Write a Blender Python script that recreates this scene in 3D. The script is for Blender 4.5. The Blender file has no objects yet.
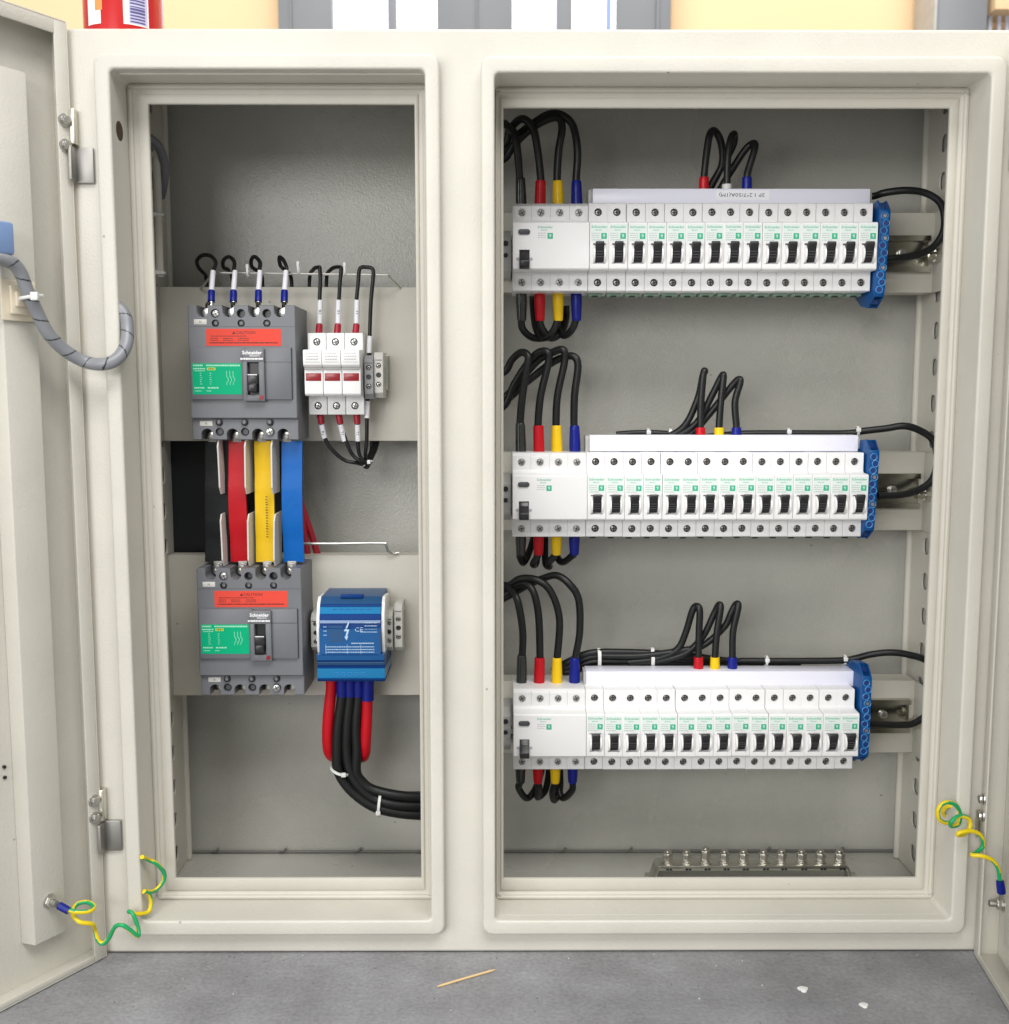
import bpy, bmesh, math, random
from mathutils import Vector, Matrix
random.seed(7)
SC = bpy.context.scene
COL = SC.collection
rad = math.radians
# ------------------------------------------------------------------ camera maths (mm)
F, TH, YAW, CY = 1046.0, rad(6.2), rad(0.25), -900.0
def P(px, py, Y):
    """picture point -> world point (mm) at the depth Y where the thing stands"""
    x = (px-504.5)/F; y = -(py-512)/F
    d = (x, math.cos(TH)+y*math.sin(TH), -math.sin(TH)+y*math.cos(TH))
    X = d[0]*math.cos(YAW)+d[1]*math.sin(YAW); Yy = -d[0]*math.sin(YAW)+d[1]*math.cos(YAW)
    t = (Y-CY)/Yy
    return Vector((X*t, Y, d[2]*t))
# ------------------------------------------------------------------ materials
MATS = {}
def mat(name, col, rough=.5, metal=0, bump=0, bscale=600, coat=0, emit=0, var=0, vscale=20, spec=.5, bdist=.0006, trans=0):
    if name in MATS: return MATS[name]
    m = bpy.data.materials.new(name); m.use_nodes = True
    nt = m.node_tree; b = nt.nodes['Principled BSDF']
    b.inputs['Base Color'].default_value = (*col, 1); b.inputs['Roughness'].default_value = rough
    b.inputs['Metallic'].default_value = metal; b.inputs['Coat Weight'].default_value = coat
    b.inputs['Specular IOR Level'].default_value = spec
    b.inputs['Transmission Weight'].default_value = trans
    if emit:
        b.inputs['Emission Color'].default_value = (*col, 1); b.inputs['Emission Strength'].default_value = emit
    tc = nt.nodes.new('ShaderNodeNewGeometry')
    if bump:
        n = nt.nodes.new('ShaderNodeTexNoise'); n.inputs['Scale'].default_value = bscale; n.inputs['Detail'].default_value = 3
        nt.links.new(tc.outputs['Position'], n.inputs['Vector'])
        bp = nt.nodes.new('ShaderNodeBump'); bp.inputs['Strength'].default_value = bump; bp.inputs['Distance'].default_value = bdist
        nt.links.new(n.outputs['Fac'], bp.inputs['Height']); nt.links.new(bp.outputs['Normal'], b.inputs['Normal'])
    if var:
        n = nt.nodes.new('ShaderNodeTexNoise'); n.inputs['Scale'].default_value = vscale; n.inputs['Detail'].default_value = 5
        nt.links.new(tc.outputs['Position'], n.inputs['Vector'])
        mx = nt.nodes.new('ShaderNodeMix'); mx.data_type = 'RGBA'
        mx.inputs[6].default_value = (*[c*(1-var) for c in col], 1); mx.inputs[7].default_value = (*[min(1, c*(1+var)) for c in col], 1)
        cr = nt.nodes.new('ShaderNodeMapRange'); cr.inputs[1].default_value = .3; cr.inputs[2].default_value = .7
        nt.links.new(n.outputs['Fac'], cr.inputs[0]); nt.links.new(cr.outputs[0], mx.inputs[0])
        nt.links.new(mx.outputs[2], b.inputs['Base Color'])
        r2 = nt.nodes.new('ShaderNodeMapRange'); r2.inputs[3].default_value = max(.02, rough-.06); r2.inputs[4].default_value = rough+.06
        nt.links.new(n.outputs['Fac'], r2.inputs[0]); nt.links.new(r2.outputs[0], b.inputs['Roughness'])
    MATS[name] = m; return m
PAINT = mat('beige_powder_coat', (.61, .59, .522), .40, spec=.45, bump=.5, bscale=480, var=.035, vscale=9, bdist=.0005)
PLATE = mat('beige_plate_paint', (.57, .548, .48), .46, spec=.35, bump=.25, bscale=500, var=.03, vscale=12)
BACK = mat('hammered_grey_paint', (.455, .45, .405), .27, bump=.55, bscale=520, var=.06, vscale=6, bdist=.0009)
WHITE = mat('white_plastic', (.80, .80, .80), .35, var=.012, vscale=40)
WHITE2 = mat('bright_white_plastic', (.84, .84, .83), .2, coat=.3)
LILAC = mat('white_cover_plastic', (.80, .80, .90), .3)
PALE = mat('pale_grey_plastic', (.42, .42, .40), .45, var=.08, vscale=60)
GREYP = mat('charcoal_grey_plastic', (.155, .16, .175), .42, bump=.2, bscale=1500, var=.06, vscale=25)
GREYD = mat('dark_grey_plastic', (.06, .063, .07), .4)
BLK = mat('black_plastic', (.018, .018, .02), .3)
HOLE = mat('dark_recess_shade', (.02, .02, .022), .6)  # near-black colour stands in for shade inside holes and screw slots
PVC = mat('black_cable_sheath', (.010, .011, .011), .38, spec=.35, bump=.15, bscale=700)
RED = mat('red_sleeve', (.50, .006, .014), .34, spec=.25, coat=.08, bump=.5, bscale=160, bdist=.0008)
DRED = mat('dark_red_sleeve', (.38, .012, .03), .4, bump=.5, bscale=160, bdist=.0008)
YEL = mat('yellow_sleeve', (.85, .55, .01), .34, spec=.25, coat=.08, bump=.5, bscale=160, bdist=.0008)
BLU = mat('blue_sleeve', (.006, .014, .22), .34, spec=.25, coat=.08, bump=.5, bscale=160, bdist=.0008)
BBLU = mat('bright_blue_sleeve', (.01, .09, .55), .4)
BLKS = mat('black_sleeve', (.02, .024, .022), .22, coat=.3, bump=.5, bscale=160, bdist=.0008)
TBLU = mat('blue_terminal_plastic', (.003, .068, .24), .34, spec=.3)
TBLUL = mat('light_blue_plastic', (.04, .24, .55), .25)
TBLUD = mat('deep_blue_plastic', (.006, .035, .17), .3)
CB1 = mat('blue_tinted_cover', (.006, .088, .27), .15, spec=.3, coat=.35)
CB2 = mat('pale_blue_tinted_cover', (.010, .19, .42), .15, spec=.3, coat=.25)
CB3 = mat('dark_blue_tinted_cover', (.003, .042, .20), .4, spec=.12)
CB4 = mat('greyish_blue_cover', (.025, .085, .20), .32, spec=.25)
SCRW = mat('dark_screw_steel', (.30, .29, .27), .35, metal=1)
STEEL = mat('bright_steel', (.60, .59, .56), .3, metal=1, bump=.2, bscale=900)
ZINC = mat('zinc_plated_steel', (.62, .60, .52), .3, metal=1, var=.15, vscale=30)
DINM = mat('yellow_zinc_rail', (.50, .49, .42), .2, metal=1, var=.3, vscale=14)
NICK = mat('nickel_plate', (.66, .64, .58), .34, metal=1, var=.06, vscale=60)
GALV = mat('dull_steel', (.38, .37, .35), .52, metal=1, var=.1, vscale=25)
TIE = mat('white_nylon', (.72, .72, .70), .4)
IDS = mat('white_marker_sleeve', (.80, .80, .84), .5)
INK = mat('black_ink', (.02, .02, .02), .6)
GINK = mat('grey_ink', (.42, .42, .44), .6)
GREEN = mat('green_ink', (.03, .42, .24), .5)
GLAB = mat('green_label', (.0, .40, .19), .5, spec=.15)
WINK = mat('white_ink', (.85, .85, .85), .5)
YINK = mat('yellow_ink', (.85, .75, .05), .5)
RLAB = mat('red_caution_label', (.74, .075, .05), .5, spec=.15)
DRINK = mat('dark_red_ink', (.05, .004, .004), .5)
REDW = mat('red_indicator', (.26, .004, .008), .3, coat=.1)
BBRED = mat('red_heat_shrink', (.48, .006, .012), .42, spec=.22, bump=.5, bscale=70, bdist=.001)
BBYEL = mat('yellow_heat_shrink', (.78, .50, .01), .42, spec=.22, bump=.5, bscale=70, bdist=.001)
BBBLU = mat('blue_heat_shrink', (.0, .11, .42), .42, spec=.22, bump=.5, bscale=70, bdist=.001)
BBBLK = mat('black_heat_shrink', (.012, .013, .014), .42, spec=.22, bump=.5, bscale=70, bdist=.001)
DSHEET = mat('near_black_sheet', (.018, .022, .024), .45)
BARR = mat('pale_grey_barrier_board', (.62, .61, .57), .45)
EGRN = mat('earth_wire_green', (.01, .36, .12), .35)
EYEL = mat('earth_wire_yellow', (.82, .62, .01), .35)
SPIR = mat('grey_spiral_wrap', (.24, .25, .27), .35)
CREAM = mat('cream_nylon', (.78, .70, .55), .4)
BLUEC = mat('pale_blue_plastic', (.20, .31, .55), .4)
GCLIP = mat('green_grey_clip', (.22, .34, .25), .5)
CANR = mat('red_can_lacquer', (.50, .006, .006), .25, coat=.3)
CANW = mat('can_white_print_highlight', (.85, .83, .80), .3)
CANO = mat('can_orange_print', (.85, .28, .08), .3)
CANB = mat('can_barcode_ink', (.10, .10, .25), .4)
CANL = mat('can_lilac_print', (.55, .52, .72), .4)
YWALL = mat('cream_yellow_wall', (.80, .57, .34), .8, var=.02, vscale=2)
GWALL = mat('grey_window_frame', (.19, .20, .215), .5, var=.05, vscale=4)
GLOW = mat('daylight_pane', (1, .99, .98), .4, emit=1.6)
GLOW2 = mat('frosted_pane', (.82, .78, .90), .4, emit=.9)
WOOD = mat('pale_wood', (.72, .52, .26), .6)
FLECK = mat('white_fleck', (.80, .80, .78), .7)
def scuffs(m, amt=.10):
    nt = m.node_tree; bs = nt.nodes['Principled BSDF']; l = bs.inputs['Base Color'].links[0].from_socket
    g = nt.nodes.new('ShaderNodeNewGeometry'); n = nt.nodes.new('ShaderNodeTexNoise'); n.inputs['Scale'].default_value = 3.2; n.inputs['Detail'].default_value = 9; n.inputs['Roughness'].default_value = .72
    nt.links.new(g.outputs['Position'], n.inputs['Vector']); mr = nt.nodes.new('ShaderNodeMapRange'); mr.interpolation_type = 'SMOOTHSTEP'; mr.inputs[1].default_value = .38; mr.inputs[2].default_value = .78; mr.inputs[3].default_value = 1; mr.inputs[4].default_value = 1-amt
    nt.links.new(n.outputs['Fac'], mr.inputs[0])
    v = nt.nodes.new('ShaderNodeTexVoronoi'); v.inputs['Scale'].default_value = 24; nt.links.new(g.outputs['Position'], v.inputs['Vector'])
    m2 = nt.nodes.new('ShaderNodeMapRange'); m2.inputs[1].default_value = .022; m2.inputs[2].default_value = .035; m2.inputs[3].default_value = .55; m2.inputs[4].default_value = 1
    nt.links.new(v.outputs['Distance'], m2.inputs[0]); mu = nt.nodes.new('ShaderNodeMath'); mu.operation = 'MULTIPLY'; nt.links.new(mr.outputs[0], mu.inputs[0]); nt.links.new(m2.outputs[0], mu.inputs[1])
    mx = nt.nodes.new('ShaderNodeMix'); mx.data_type = 'RGBA'; mx.blend_type = 'MULTIPLY'; mx.inputs[0].default_value = 1
    nt.links.new(l, mx.inputs[6]); nt.links.new(mu.outputs[0], mx.inputs[7]); nt.links.new(mx.outputs[2], bs.inputs['Base Color'])
for m_ in (PAINT, PLATE, BACK): scuffs(m_, .10 if m_ is not BACK else .16)
# ------------------------------------------------------------------ mesh helpers (mm)
def nb(): return bmesh.new()
def _setmi(bm, n0, mi):
    bm.faces.ensure_lookup_table()
    for f in bm.faces[n0:]: f.material_index = mi
def bx(bm, x0, x1, y0, y1, z0, z1, bev=0, seg=2, mi=0):
    n0 = len(bm.faces)
    t = nb() if bev else bm
    vs = [t.verts.new((x, y, z)) for x in (x0, x1) for y in (y0, y1) for z in (z0, z1)]
    for q in ((0,1,3,2),(4,6,7,5),(0,4,5,1),(2,3,7,6),(0,2,6,4),(1,5,7,3)): t.faces.new([vs[i] for i in q])
    if bev:
        bmesh.ops.recalc_face_normals(t, faces=t.faces[:])
        bmesh.ops.bevel(t, geom=t.edges[:], offset=bev, segments=seg, profile=.5, affect='EDGES')
        merge(bm, t)
    _setmi(bm, n0, mi); return bm
def merge(bm, t, M=None, mi=None):
    n0 = len(bm.faces)
    me = bpy.data.meshes.new('t'); t.to_mesh(me); t.free()
    if M is not None: me.transform(M)
    bm.from_mesh(me); bpy.data.meshes.remove(me)
    if mi is not None: _setmi(bm, n0, mi)
def frame_axes(d):
    d = d.normalized(); a = Vector((0, 0, 1)) if abs(d.z) < .9 else Vector((1, 0, 0))
    u = d.cross(a).normalized(); return u, d.cross(u).normalized()
def cyl(bm, a, b, r, r2=None, n=20, mi=0, bev=0):
    n0 = len(bm.faces); a = Vector(a); b = Vector(b); r2 = r if r2 is None else r2
    u, v = frame_axes(b-a); L = (b-a).length; dd = (b-a).normalized()
    rings = [(0, r), (L, r2)] if not bev else [(0, r), (L-bev, r2), (L-bev*.3, r2-bev*.3), (L, r2-bev)]
    R = []
    for s, q in rings:
        R.append([bm.verts.new(a+dd*s+(u*math.cos(2*math.pi*k/n)+v*math.sin(2*math.pi*k/n))*q) for k in range(n)])
    for i in range(len(R)-1):
        for k in range(n): bm.faces.new((R[i][k], R[i+1][k], R[i+1][(k+1)%n], R[i][(k+1)%n]))
    bm.faces.new(R[0]); bm.faces.new(R[-1][::-1])
    _setmi(bm, n0, mi); return bm
def smooth_path(pts, sub=6):
    pts = [Vector(p) for p in pts]
    if len(pts) < 3: return pts
    q = [pts[0]*2-pts[1]]+pts+[pts[-1]*2-pts[-2]]; out = []
    for i in range(1, len(q)-2):
        p0, p1, p2, p3 = q[i-1:i+3]
        for k in range(sub):
            t = k/sub
            out.append(.5*((2*p1)+(p2-p0)*t+(2*p0-5*p1+4*p2-p3)*t*t+(3*p1-p0-3*p2+p3)*t**3))
    out.append(pts[-1]); return out
def tube(bm, pts, r, n=12, sub=6, mi=0, mifn=None, smooth=True):
    P_ = smooth_path(pts, sub) if smooth else [Vector(p) for p in pts]
    m = len(P_); rr = r if callable(r) else (lambda t: r)
    u = None; R = []
    for i, p in enumerate(P_):
        d = (P_[min(i+1, m-1)]-P_[max(i-1, 0)])
        if d.length < 1e-6: d = Vector((0, 0, 1))
        d.normalize()
        if u is None: u, _ = frame_axes(d)
        u = (u-d*u.dot(d)); u.normalize(); v = d.cross(u); q = rr(i/(m-1))
        R.append([bm.verts.new(p+(u*math.cos(2*math.pi*k/n)+v*math.sin(2*math.pi*k/n))*q) for k in range(n)])
    for i in range(m-1):
        for k in range(n):
            f = bm.faces.new((R[i][k], R[i][(k+1)%n], R[i+1][(k+1)%n], R[i+1][k]))
            f.material_index = mifn(i, k, n) if mifn else mi
    for c in (R[0][::-1], R[-1]):
        f = bm.faces.new(c); f.material_index = mi
    return bm
def prism(bm, poly, a, b, axis='x', bev=0, mi=0, seg=2):
    """poly: list of 2-D points; axis x -> (y,z), y -> (x,z), z -> (x,y)"""
    def mk(p, s):
        return {'x': (s, p[0], p[1]), 'y': (p[0], s, p[1]), 'z': (p[0], p[1], s)}[axis]
    n0 = len(bm.faces); t = nb()
    A = [t.verts.new(mk(p, a)) for p in poly]; B = [t.verts.new(mk(p, b)) for p in poly]
    t.faces.new(A); t.faces.new(B[::-1]); n = len(poly)
    for i in range(n): t.faces.new((A[i], B[i], B[(i+1)%n], A[(i+1)%n]))
    bmesh.ops.recalc_face_normals(t, faces=t.faces[:])
    if bev: bmesh.ops.bevel(t, geom=t.edges[:], offset=bev, segments=seg, profile=.5, affect='EDGES')
    merge(bm, t); _setmi(bm, n0, mi); return bm
def rrect(x0, x1, z0, z1, r, n=5):
    o = []
    for cx, cz, a0 in ((x1-r, z1-r, 0), (x0+r, z1-r, 90), (x0+r, z0+r, 180), (x1-r, z0+r, 270)):
        for k in range(n+1):
            a = rad(a0+90*k/n); o.append((cx+r*math.cos(a), cz+r*math.sin(a)))
    return o
def ring_sweep(bm, rects, mi=0):
    """rects: list of (x0,x1,z0,z1,corner radius,y): lofted closed loops, open at both ends"""
    L = []
    for x0, x1, z0, z1, r, y in rects:
        L.append([bm.verts.new((p[0], y, p[1])) for p in rrect(x0, x1, z0, z1, max(r, .01))])
    n = len(L[0])
    for i in range(len(L)-1):
        for k in range(n):
            f = bm.faces.new((L[i][k], L[i][(k+1)%n], L[i+1][(k+1)%n], L[i+1][k])); f.material_index = mi
    return bm
_tc = {}
def textbm(bm, s, x, y, z, h, w=None, bold=0, align='c', rot=0, mi=0):
    """flat lettering facing -Y; h = cap height mm, w = forced width"""
    key = (s, bold)
    if key not in _tc:
        c = bpy.data.curves.new('t', 'FONT'); c.body = s; c.size = 1; c.offset = bold; c.resolution_u = 2
        o = bpy.data.objects.new('t', c); COL.objects.link(o)
        dg = bpy.context.evaluated_depsgraph_get(); me = bpy.data.meshes.new_from_object(o.evaluated_get(dg))
        bpy.data.objects.remove(o); bpy.data.curves.remove(c)
        me.transform(Matrix.Rotation(math.pi/2, 4, 'X')); _tc[key] = me
    me = _tc[key].copy()
    xs = [v.co.x for v in me.vertices]; W = max(xs)-min(xs); c0 = (max(xs)+min(xs))/2
    sz = h/.69; sx = (w/W) if w else sz
    me.transform(Matrix.Translation((-c0, 0, -.345)))
    me.transform(Matrix.Diagonal((sx, 1, sz, 1)))
    if align == 'l': me.transform(Matrix.Translation((W*sx/2, 0, 0)))
    if rot: me.transform(Matrix.Rotation(rad(rot), 4, 'Y'))
    me.transform(Matrix.Translation((x, y, z)))
    n0 = len(bm.faces); bm.from_mesh(me); bpy.data.meshes.remove(me); _setmi(bm, n0, mi); return bm
def print_lines(bm, x0, x1, z, h, y, mi=0, lo=.6, hi=2.2, gap=.5):
    """a line of unreadable small print: little word-sized dashes"""
    x = x0
    while x < x1-.3:
        w = min(random.uniform(lo, hi), x1-x); bx(bm, x, x+w, y, y+.05, z-h/2, z+h/2, mi=mi); x += w+gap
    return bm
def wloc(o):
    v = Vector((0, 0, 0))
    while o: v += o.location; o = o.parent
    return v
def obj(name, bm, mats, parent=None, sharp=32, M=None, label=None):
    me = bpy.data.meshes.new(name)
    bmesh.ops.recalc_face_normals(bm, faces=bm.faces[:]) if getattr(obj, 'recalc', True) else None
    bm.to_mesh(me); bm.free()
    if M is not None: me.transform(M)
    me.transform(Matrix.Diagonal((.001, .001, .001, 1)))
    o = bpy.data.objects.new(name, me); COL.objects.link(o)
    if not isinstance(mats, (list, tuple)): mats = [mats]
    for m in mats: me.materials.append(m)
    for p in me.polygons: p.use_smooth = True
    me.set_sharp_from_angle(angle=rad(sharp))
    if parent is not None:
        o.parent = parent; me.transform(Matrix.Translation(-wloc(parent)))
    else:
        xs = [v.co for v in me.vertices]
        c = Vector(((min(v.x for v in xs)+max(v.x for v in xs))/2, (min(v.y for v in xs)+max(v.y for v in xs))/2, min(v.z for v in xs)))
        me.transform(Matrix.Translation(-c)); o.location = c
    if label: o['label'] = label
    return o
def tag(o, label=None, cat=None, group=None, kind=None):
    if label: o['label'] = label
    if cat: o['category'] = cat
    if group: o['group'] = group
    if kind: o['kind'] = kind
    return o
def thing(name, label, cat, loc, group=None):
    o = bpy.data.objects.new(name, None); o.empty_display_size = .01; COL.objects.link(o)
    o.location = Vector(loc)*.001; return tag(o, label, cat, group)
def cut(bm, cutters):
    """boolean difference: bm minus each cutter bmesh; returns new bmesh"""
    def mo(b):
        me = bpy.data.meshes.new('b'); bmesh.ops.recalc_face_normals(b, faces=b.faces[:]); b.to_mesh(me); b.free()
        o = bpy.data.objects.new('b', me); COL.objects.link(o); return o
    A = mo(bm); C = [mo(c) for c in cutters]
    for c in C:
        m = A.modifiers.new('b', 'BOOLEAN'); m.operation = 'DIFFERENCE'; m.object = c; m.solver = 'EXACT'
    dg = bpy.context.evaluated_depsgraph_get(); me = bpy.data.meshes.new_from_object(A.evaluated_get(dg))
    for o in [A]+C: d = o.data; bpy.data.objects.remove(o); bpy.data.meshes.remove(d)
    out = nb(); out.from_mesh(me); bpy.data.meshes.remove(me); return out
def children(o): return [c for c in bpy.data.objects if c.parent == o]
def copy_tree(o, d, parent=None, label=None):
    c = o.copy(); COL.objects.link(c)
    if parent: c.parent = parent
    else: c.location = o.location+Vector(d)*.001
    if label: c['label'] = label
    for ch in children(o): copy_tree(ch, d, c)
    return c
ORD = ['first','second','third','fourth','fifth','sixth','seventh','eighth','ninth','tenth','eleventh','twelfth','thirteenth','fourteenth','fifteenth']
# ------------------------------------------------------------------ surroundings
FZ = -500.0
b = nb(); s = 3000; vs = [b.verts.new(p) for p in ((-s, -2600, FZ), (s, -2600, FZ), (s, 1500, FZ), (-s, 1500, FZ))]; b.faces.new(vs)
fl = obj('floor', b, mat('grey_floor', (.2, .2, .21), .6)); tag(fl, kind='structure')
def floor_nodes():
    m = MATS['grey_floor']; nt = m.node_tree; bs = nt.nodes['Principled BSDF']; g = nt.nodes.new('ShaderNodeNewGeometry')
    n1 = nt.nodes.new('ShaderNodeTexNoise'); n1.inputs['Scale'].default_value = 11; n1.inputs['Detail'].default_value = 8; n1.inputs['Roughness'].default_value = .65
    n2 = nt.nodes.new('ShaderNodeTexNoise'); n2.inputs['Scale'].default_value = 260; n2.inputs['Detail'].default_value = 4
    for n in (n1, n2): nt.links.new(g.outputs['Position'], n.inputs['Vector'])
    cr = nt.nodes.new('ShaderNodeValToRGB'); e = cr.color_ramp.elements
    e[0].position = .34; e[0].color = (.20, .20, .21, 1); e[1].position = .66; e[1].color = (.31, .312, .33, 1)
    el = cr.color_ramp.elements.new(.5); el.color = (.255, .255, .268, 1)
    nt.links.new(n1.outputs['Fac'], cr.inputs[0])
    c2 = nt.nodes.new('ShaderNodeMapRange'); c2.inputs[1].default_value = .3; c2.inputs[2].default_value = .7; c2.inputs[3].default_value = .86; c2.inputs[4].default_value = 1.12
    nt.links.new(n2.outputs['Fac'], c2.inputs[0])
    mx = nt.nodes.new('ShaderNodeMix'); mx.data_type = 'RGBA'; mx.blend_type = 'MULTIPLY'; mx.inputs[0].default_value = 1
    nt.links.new(cr.outputs[0], mx.inputs[6]); nt.links.new(c2.outputs[0], mx.inputs[7]); nt.links.new(mx.outputs[2], bs.inputs['Base Color'])
    bp = nt.nodes.new('ShaderNodeBump'); bp.inputs['Strength'].default_value = .6; bp.inputs['Distance'].default_value = .0012
    nt.links.new(n2.outputs['Fac'], bp.inputs['Height']); nt.links.new(bp.outputs['Normal'], bs.inputs['Normal'])
floor_nodes()
# background wall with a grey framed window far behind
BY = 1400
b = nb(); bx(b, -2600, 2600, BY+60, BY+110, FZ, 2300)
w = obj('back_wall', b, YWALL); tag(w, 'cream yellow wall far behind the cabinet', 'wall')
def bgx(px): return P(px, 14, BY).x
win = thing('framed_window', 'grey framed window with bright panes set in the yellow wall, above the cabinet middle', 'window', ((bgx(278)+bgx(671))/2, BY, FZ+900))
b = nb()
for a, c in ((278, 332), (437, 512), (617, 671)): bx(b, bgx(a), bgx(c), BY, BY+50, 350, 1500, 3)
for a, c, y in ((290, 292, -5), (476, 478, -5), (656, 659, -6), (388, 396, 0), (557, 572, 0)): bx(b, bgx(a), bgx(c), BY+y, BY+49, 350, 1500, .8)
bx(b, bgx(275), bgx(671), BY-8, BY+52, 1500, 1560, 3); bx(b, bgx(275), bgx(671), BY-8, BY+52, 290, 350, 3)
obj('window_frame', b, GWALL, win)
for a, c, m in ((332, 362, GLOW), (362, 388, GLOW2), (396, 437, GLOW), (512, 557, GLOW2), (572, 606, GLOW), (606, 617, GLOW)):
    b = nb(); bx(b, bgx(a)+.5, bgx(c)-.5, BY+25, BY+31, 352, 1498); obj('pane', b, m, win)
b = nb(); bx(b, bgx(607), bgx(612), BY+18, BY+24, 352, 1498); obj('blue_strip', b, BLUEC, win)
loc = thing('grey_locker', 'grey metal panel standing right of the yellow wall stretch, top right', 'locker', (bgx(960), BY, FZ))
b = nb(); bx(b, bgx(926), bgx(975), BY-60, BY+40, FZ, 1500, 3); obj('body', b, GWALL, loc)
b = nb(); bx(b, bgx(922), bgx(926)-2, BY-66, BY+40, FZ, 1500, 1); obj('door_edge', b, PALE, loc)
rk = thing('shelf_rack', 'steel upright rods carrying a cream shelf, far top right corner', 'rack', (bgx(995), BY, FZ))
b = nb()
for q in (978, 984, 993, 1001, 1012): tube(b, [(bgx(q), BY-30, FZ), (bgx(q), BY-30, 818)], 5, smooth=False)
obj('upright', b, mat('pale_blue_grey_paint', (.50, .53, .60), .4), rk)
b = nb(); bx(b, bgx(980), bgx(1050), BY-70, BY+10, 790, 880, 2); obj('shelf', b, YWALL, rk)
# ------------------------------------------------------------------ cabinet
CX0, CX1, CZ0, CZ1 = -358.0, 437.6, -499.0, 303.0
BW = 205.0
cab = thing('electrical_cabinet', 'beige powder coated metal cabinet with two openings and both doors swung open', 'cabinet', ((CX0+CX1)/2, 100, CZ0))
obj.recalc = False
RIMS = [(-332, -49.5, -477.5, 280), (-15.5, 416.5, -477.5, 278.6)]
RINS = [(-319, -61.5, -463.5, 267.5), (-4.3, 403.5, -464, 265)]
FRI = [(-301.2, -73.4, -443.3, 250.8), (3.2, 387.5, -444, 248.2)]
# front skin as strips between the openings (butted), outer rounded shell edge
b = nb(); xs = [CX0, RINS[0][0], RINS[0][1], RINS[1][0], RINS[1][1], CX1]
e = 2.5
def quad(b, x0, x1, z0, z1, y): b.faces.new([b.verts.new(p) for p in ((x0, y, z0), (x1, y, z0), (x1, y, z1), (x0, y, z1))])
zt, zb = 266.2, -463.7
gx = [CX0+e, RINS[0][0], RINS[0][1], RINS[1][0], RINS[1][1], CX1-e]
quad(b, gx[0], gx[5], zt, CZ1-e, 0); quad(b, gx[0], gx[5], CZ0+e, zb, 0)
quad(b, gx[0], gx[1], zb, zt, 0); quad(b, gx[2], gx[3], zb, zt, 0); quad(b, gx[4], gx[5], zb, zt, 0)
# outer shell, rounded arris then sides and back
ring = [(CX0+e, CX1-e, CZ0+e, CZ1-e, .3, 0)]
for k in range(1, 5):
    a = rad(90*k/4); ring.append((CX0+e*(1-math.sin(a)), CX1-e*(1-math.sin(a)), CZ0+e*(1-math.sin(a)), CZ1-e*(1-math.sin(a)), .3+.8*k, e*(1-math.cos(a))))
ring.append((CX0, CX1, CZ0, CZ1, 3.5, BW+3)); ring_sweep(b, ring)
obj('shell', b, PAINT, cab)
b = nb()   # inner lining of the box (sides, top, floor, back)
ring_sweep(b, [(CX0+2, CX1-2, CZ0+2, CZ1-2, .1, 3), (CX0+2, CX1-2, CZ0+2, CZ1-2, .1, BW)])
quad(b, CX0+2, CX1-2, CZ0+2, CZ1-2, BW)
quad(b, CX0, CX1, CZ0, CZ1, BW+3)
obj('inner_lining', b, BACK, cab)
for (ox0, ox1, oz0, oz1), (ix0, ix1, iz0, iz1), (fx0, fx1, fz0, fz1) in zip(RIMS, RINS, FRI):
    b = nb(); yo = -11
    R = [(ox0, ox1, oz0, oz1, 9, .3), (ox0, ox1, oz0, oz1, 9, yo+2.4)]
    for k in range(1, 5):
        a = rad(90*k/4); R.append((ox0+2.4*(1-math.cos(a)), ox1-2.4*(1-math.cos(a)), oz0+2.4*(1-math.cos(a)), oz1-2.4*(1-math.cos(a)), 9-1.2*k/4, yo+2.4*(1-math.sin(a))))
    for k in range(0, 5):
        a = rad(90*k/4); q = 2.2*(1-math.sin(a)) ; R.append((ix0-q, ix1+q, iz0-q, iz1+q, 4.5, yo+2.2*(1-math.cos(a))))
    R.append((ix0, ix1, iz0, iz1, 4.5, 35)); ring_sweep(b, R); obj('opening_rim', b, PAINT, cab)
    # inner frame: outer wing, bead, face, return
    b = nb(); yf = 33
    kl = min(1, (fx0-ix0-2)/9.8)
    G = lambda q, y, rr=.4: (ix0+q*kl, ix1-q, iz0+q, iz1-q, rr, y)
    H_ = lambda q, y: (fx0-q, fx1+q, fz0-q, fz1+q, .3, y)
    R = [G(-1.5, 36), G(-1.5, 31), G(.4, 28.6), G(1.6, 27.6), G(3, 27.4), G(4.2, 28.4), G(4.8, 30.4), G(6.2, 31.6), G(8.2, 31.8), G(8.7, 30.6), G(9.8, 30), H_(1.4, 30), H_(.4, 30.5), H_(0, 31.5), H_(0, 33), H_(2, 34.5), G(-1.5, 36)]
    ring_sweep(b, R); fr = obj('inner_frame', b, PLATE, cab)
    for cx, cz, sx, sz in ((ix0, iz0, 1, 1), (ix1, iz0, -1, 1), (ix0, iz1, 1, -1), (ix1, iz1, -1, -1)):
        b = nb(); tube(b, [(cx+sx*.8, 28.5, cz+sz*7), (cx+sx*4, 28, cz+sz*4.5), (cx+sx*7.5, 31, cz+sz*.8)], lambda t: .9+.4*math.sin(9*t), n=6); obj('weld_seam', b, PALE, fr)
obj.recalc = True
# dark brown disc marking the knock-out hole in the left gutter wall
b = nb(); p = P(113.5, 131, 8); cyl(b, (-319.2, 8, p.z), (-318.8, 8, p.z), 8, n=24); obj('side_hole', b, mat('dark_brown_disc', (.06, .035, .02), .7), cab)
# rubber ends at the lower frame corners
for px, py in ((932, 908), (153, 905)):
    b = nb(); p = P(px, py, 30); tube(b, [p+Vector((4, 0, 6)), p, p+Vector((-5, -2, -4))], 1.6, n=8); obj('seal_end', b, TIE if px > 500 else GREYP, cab)
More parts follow.
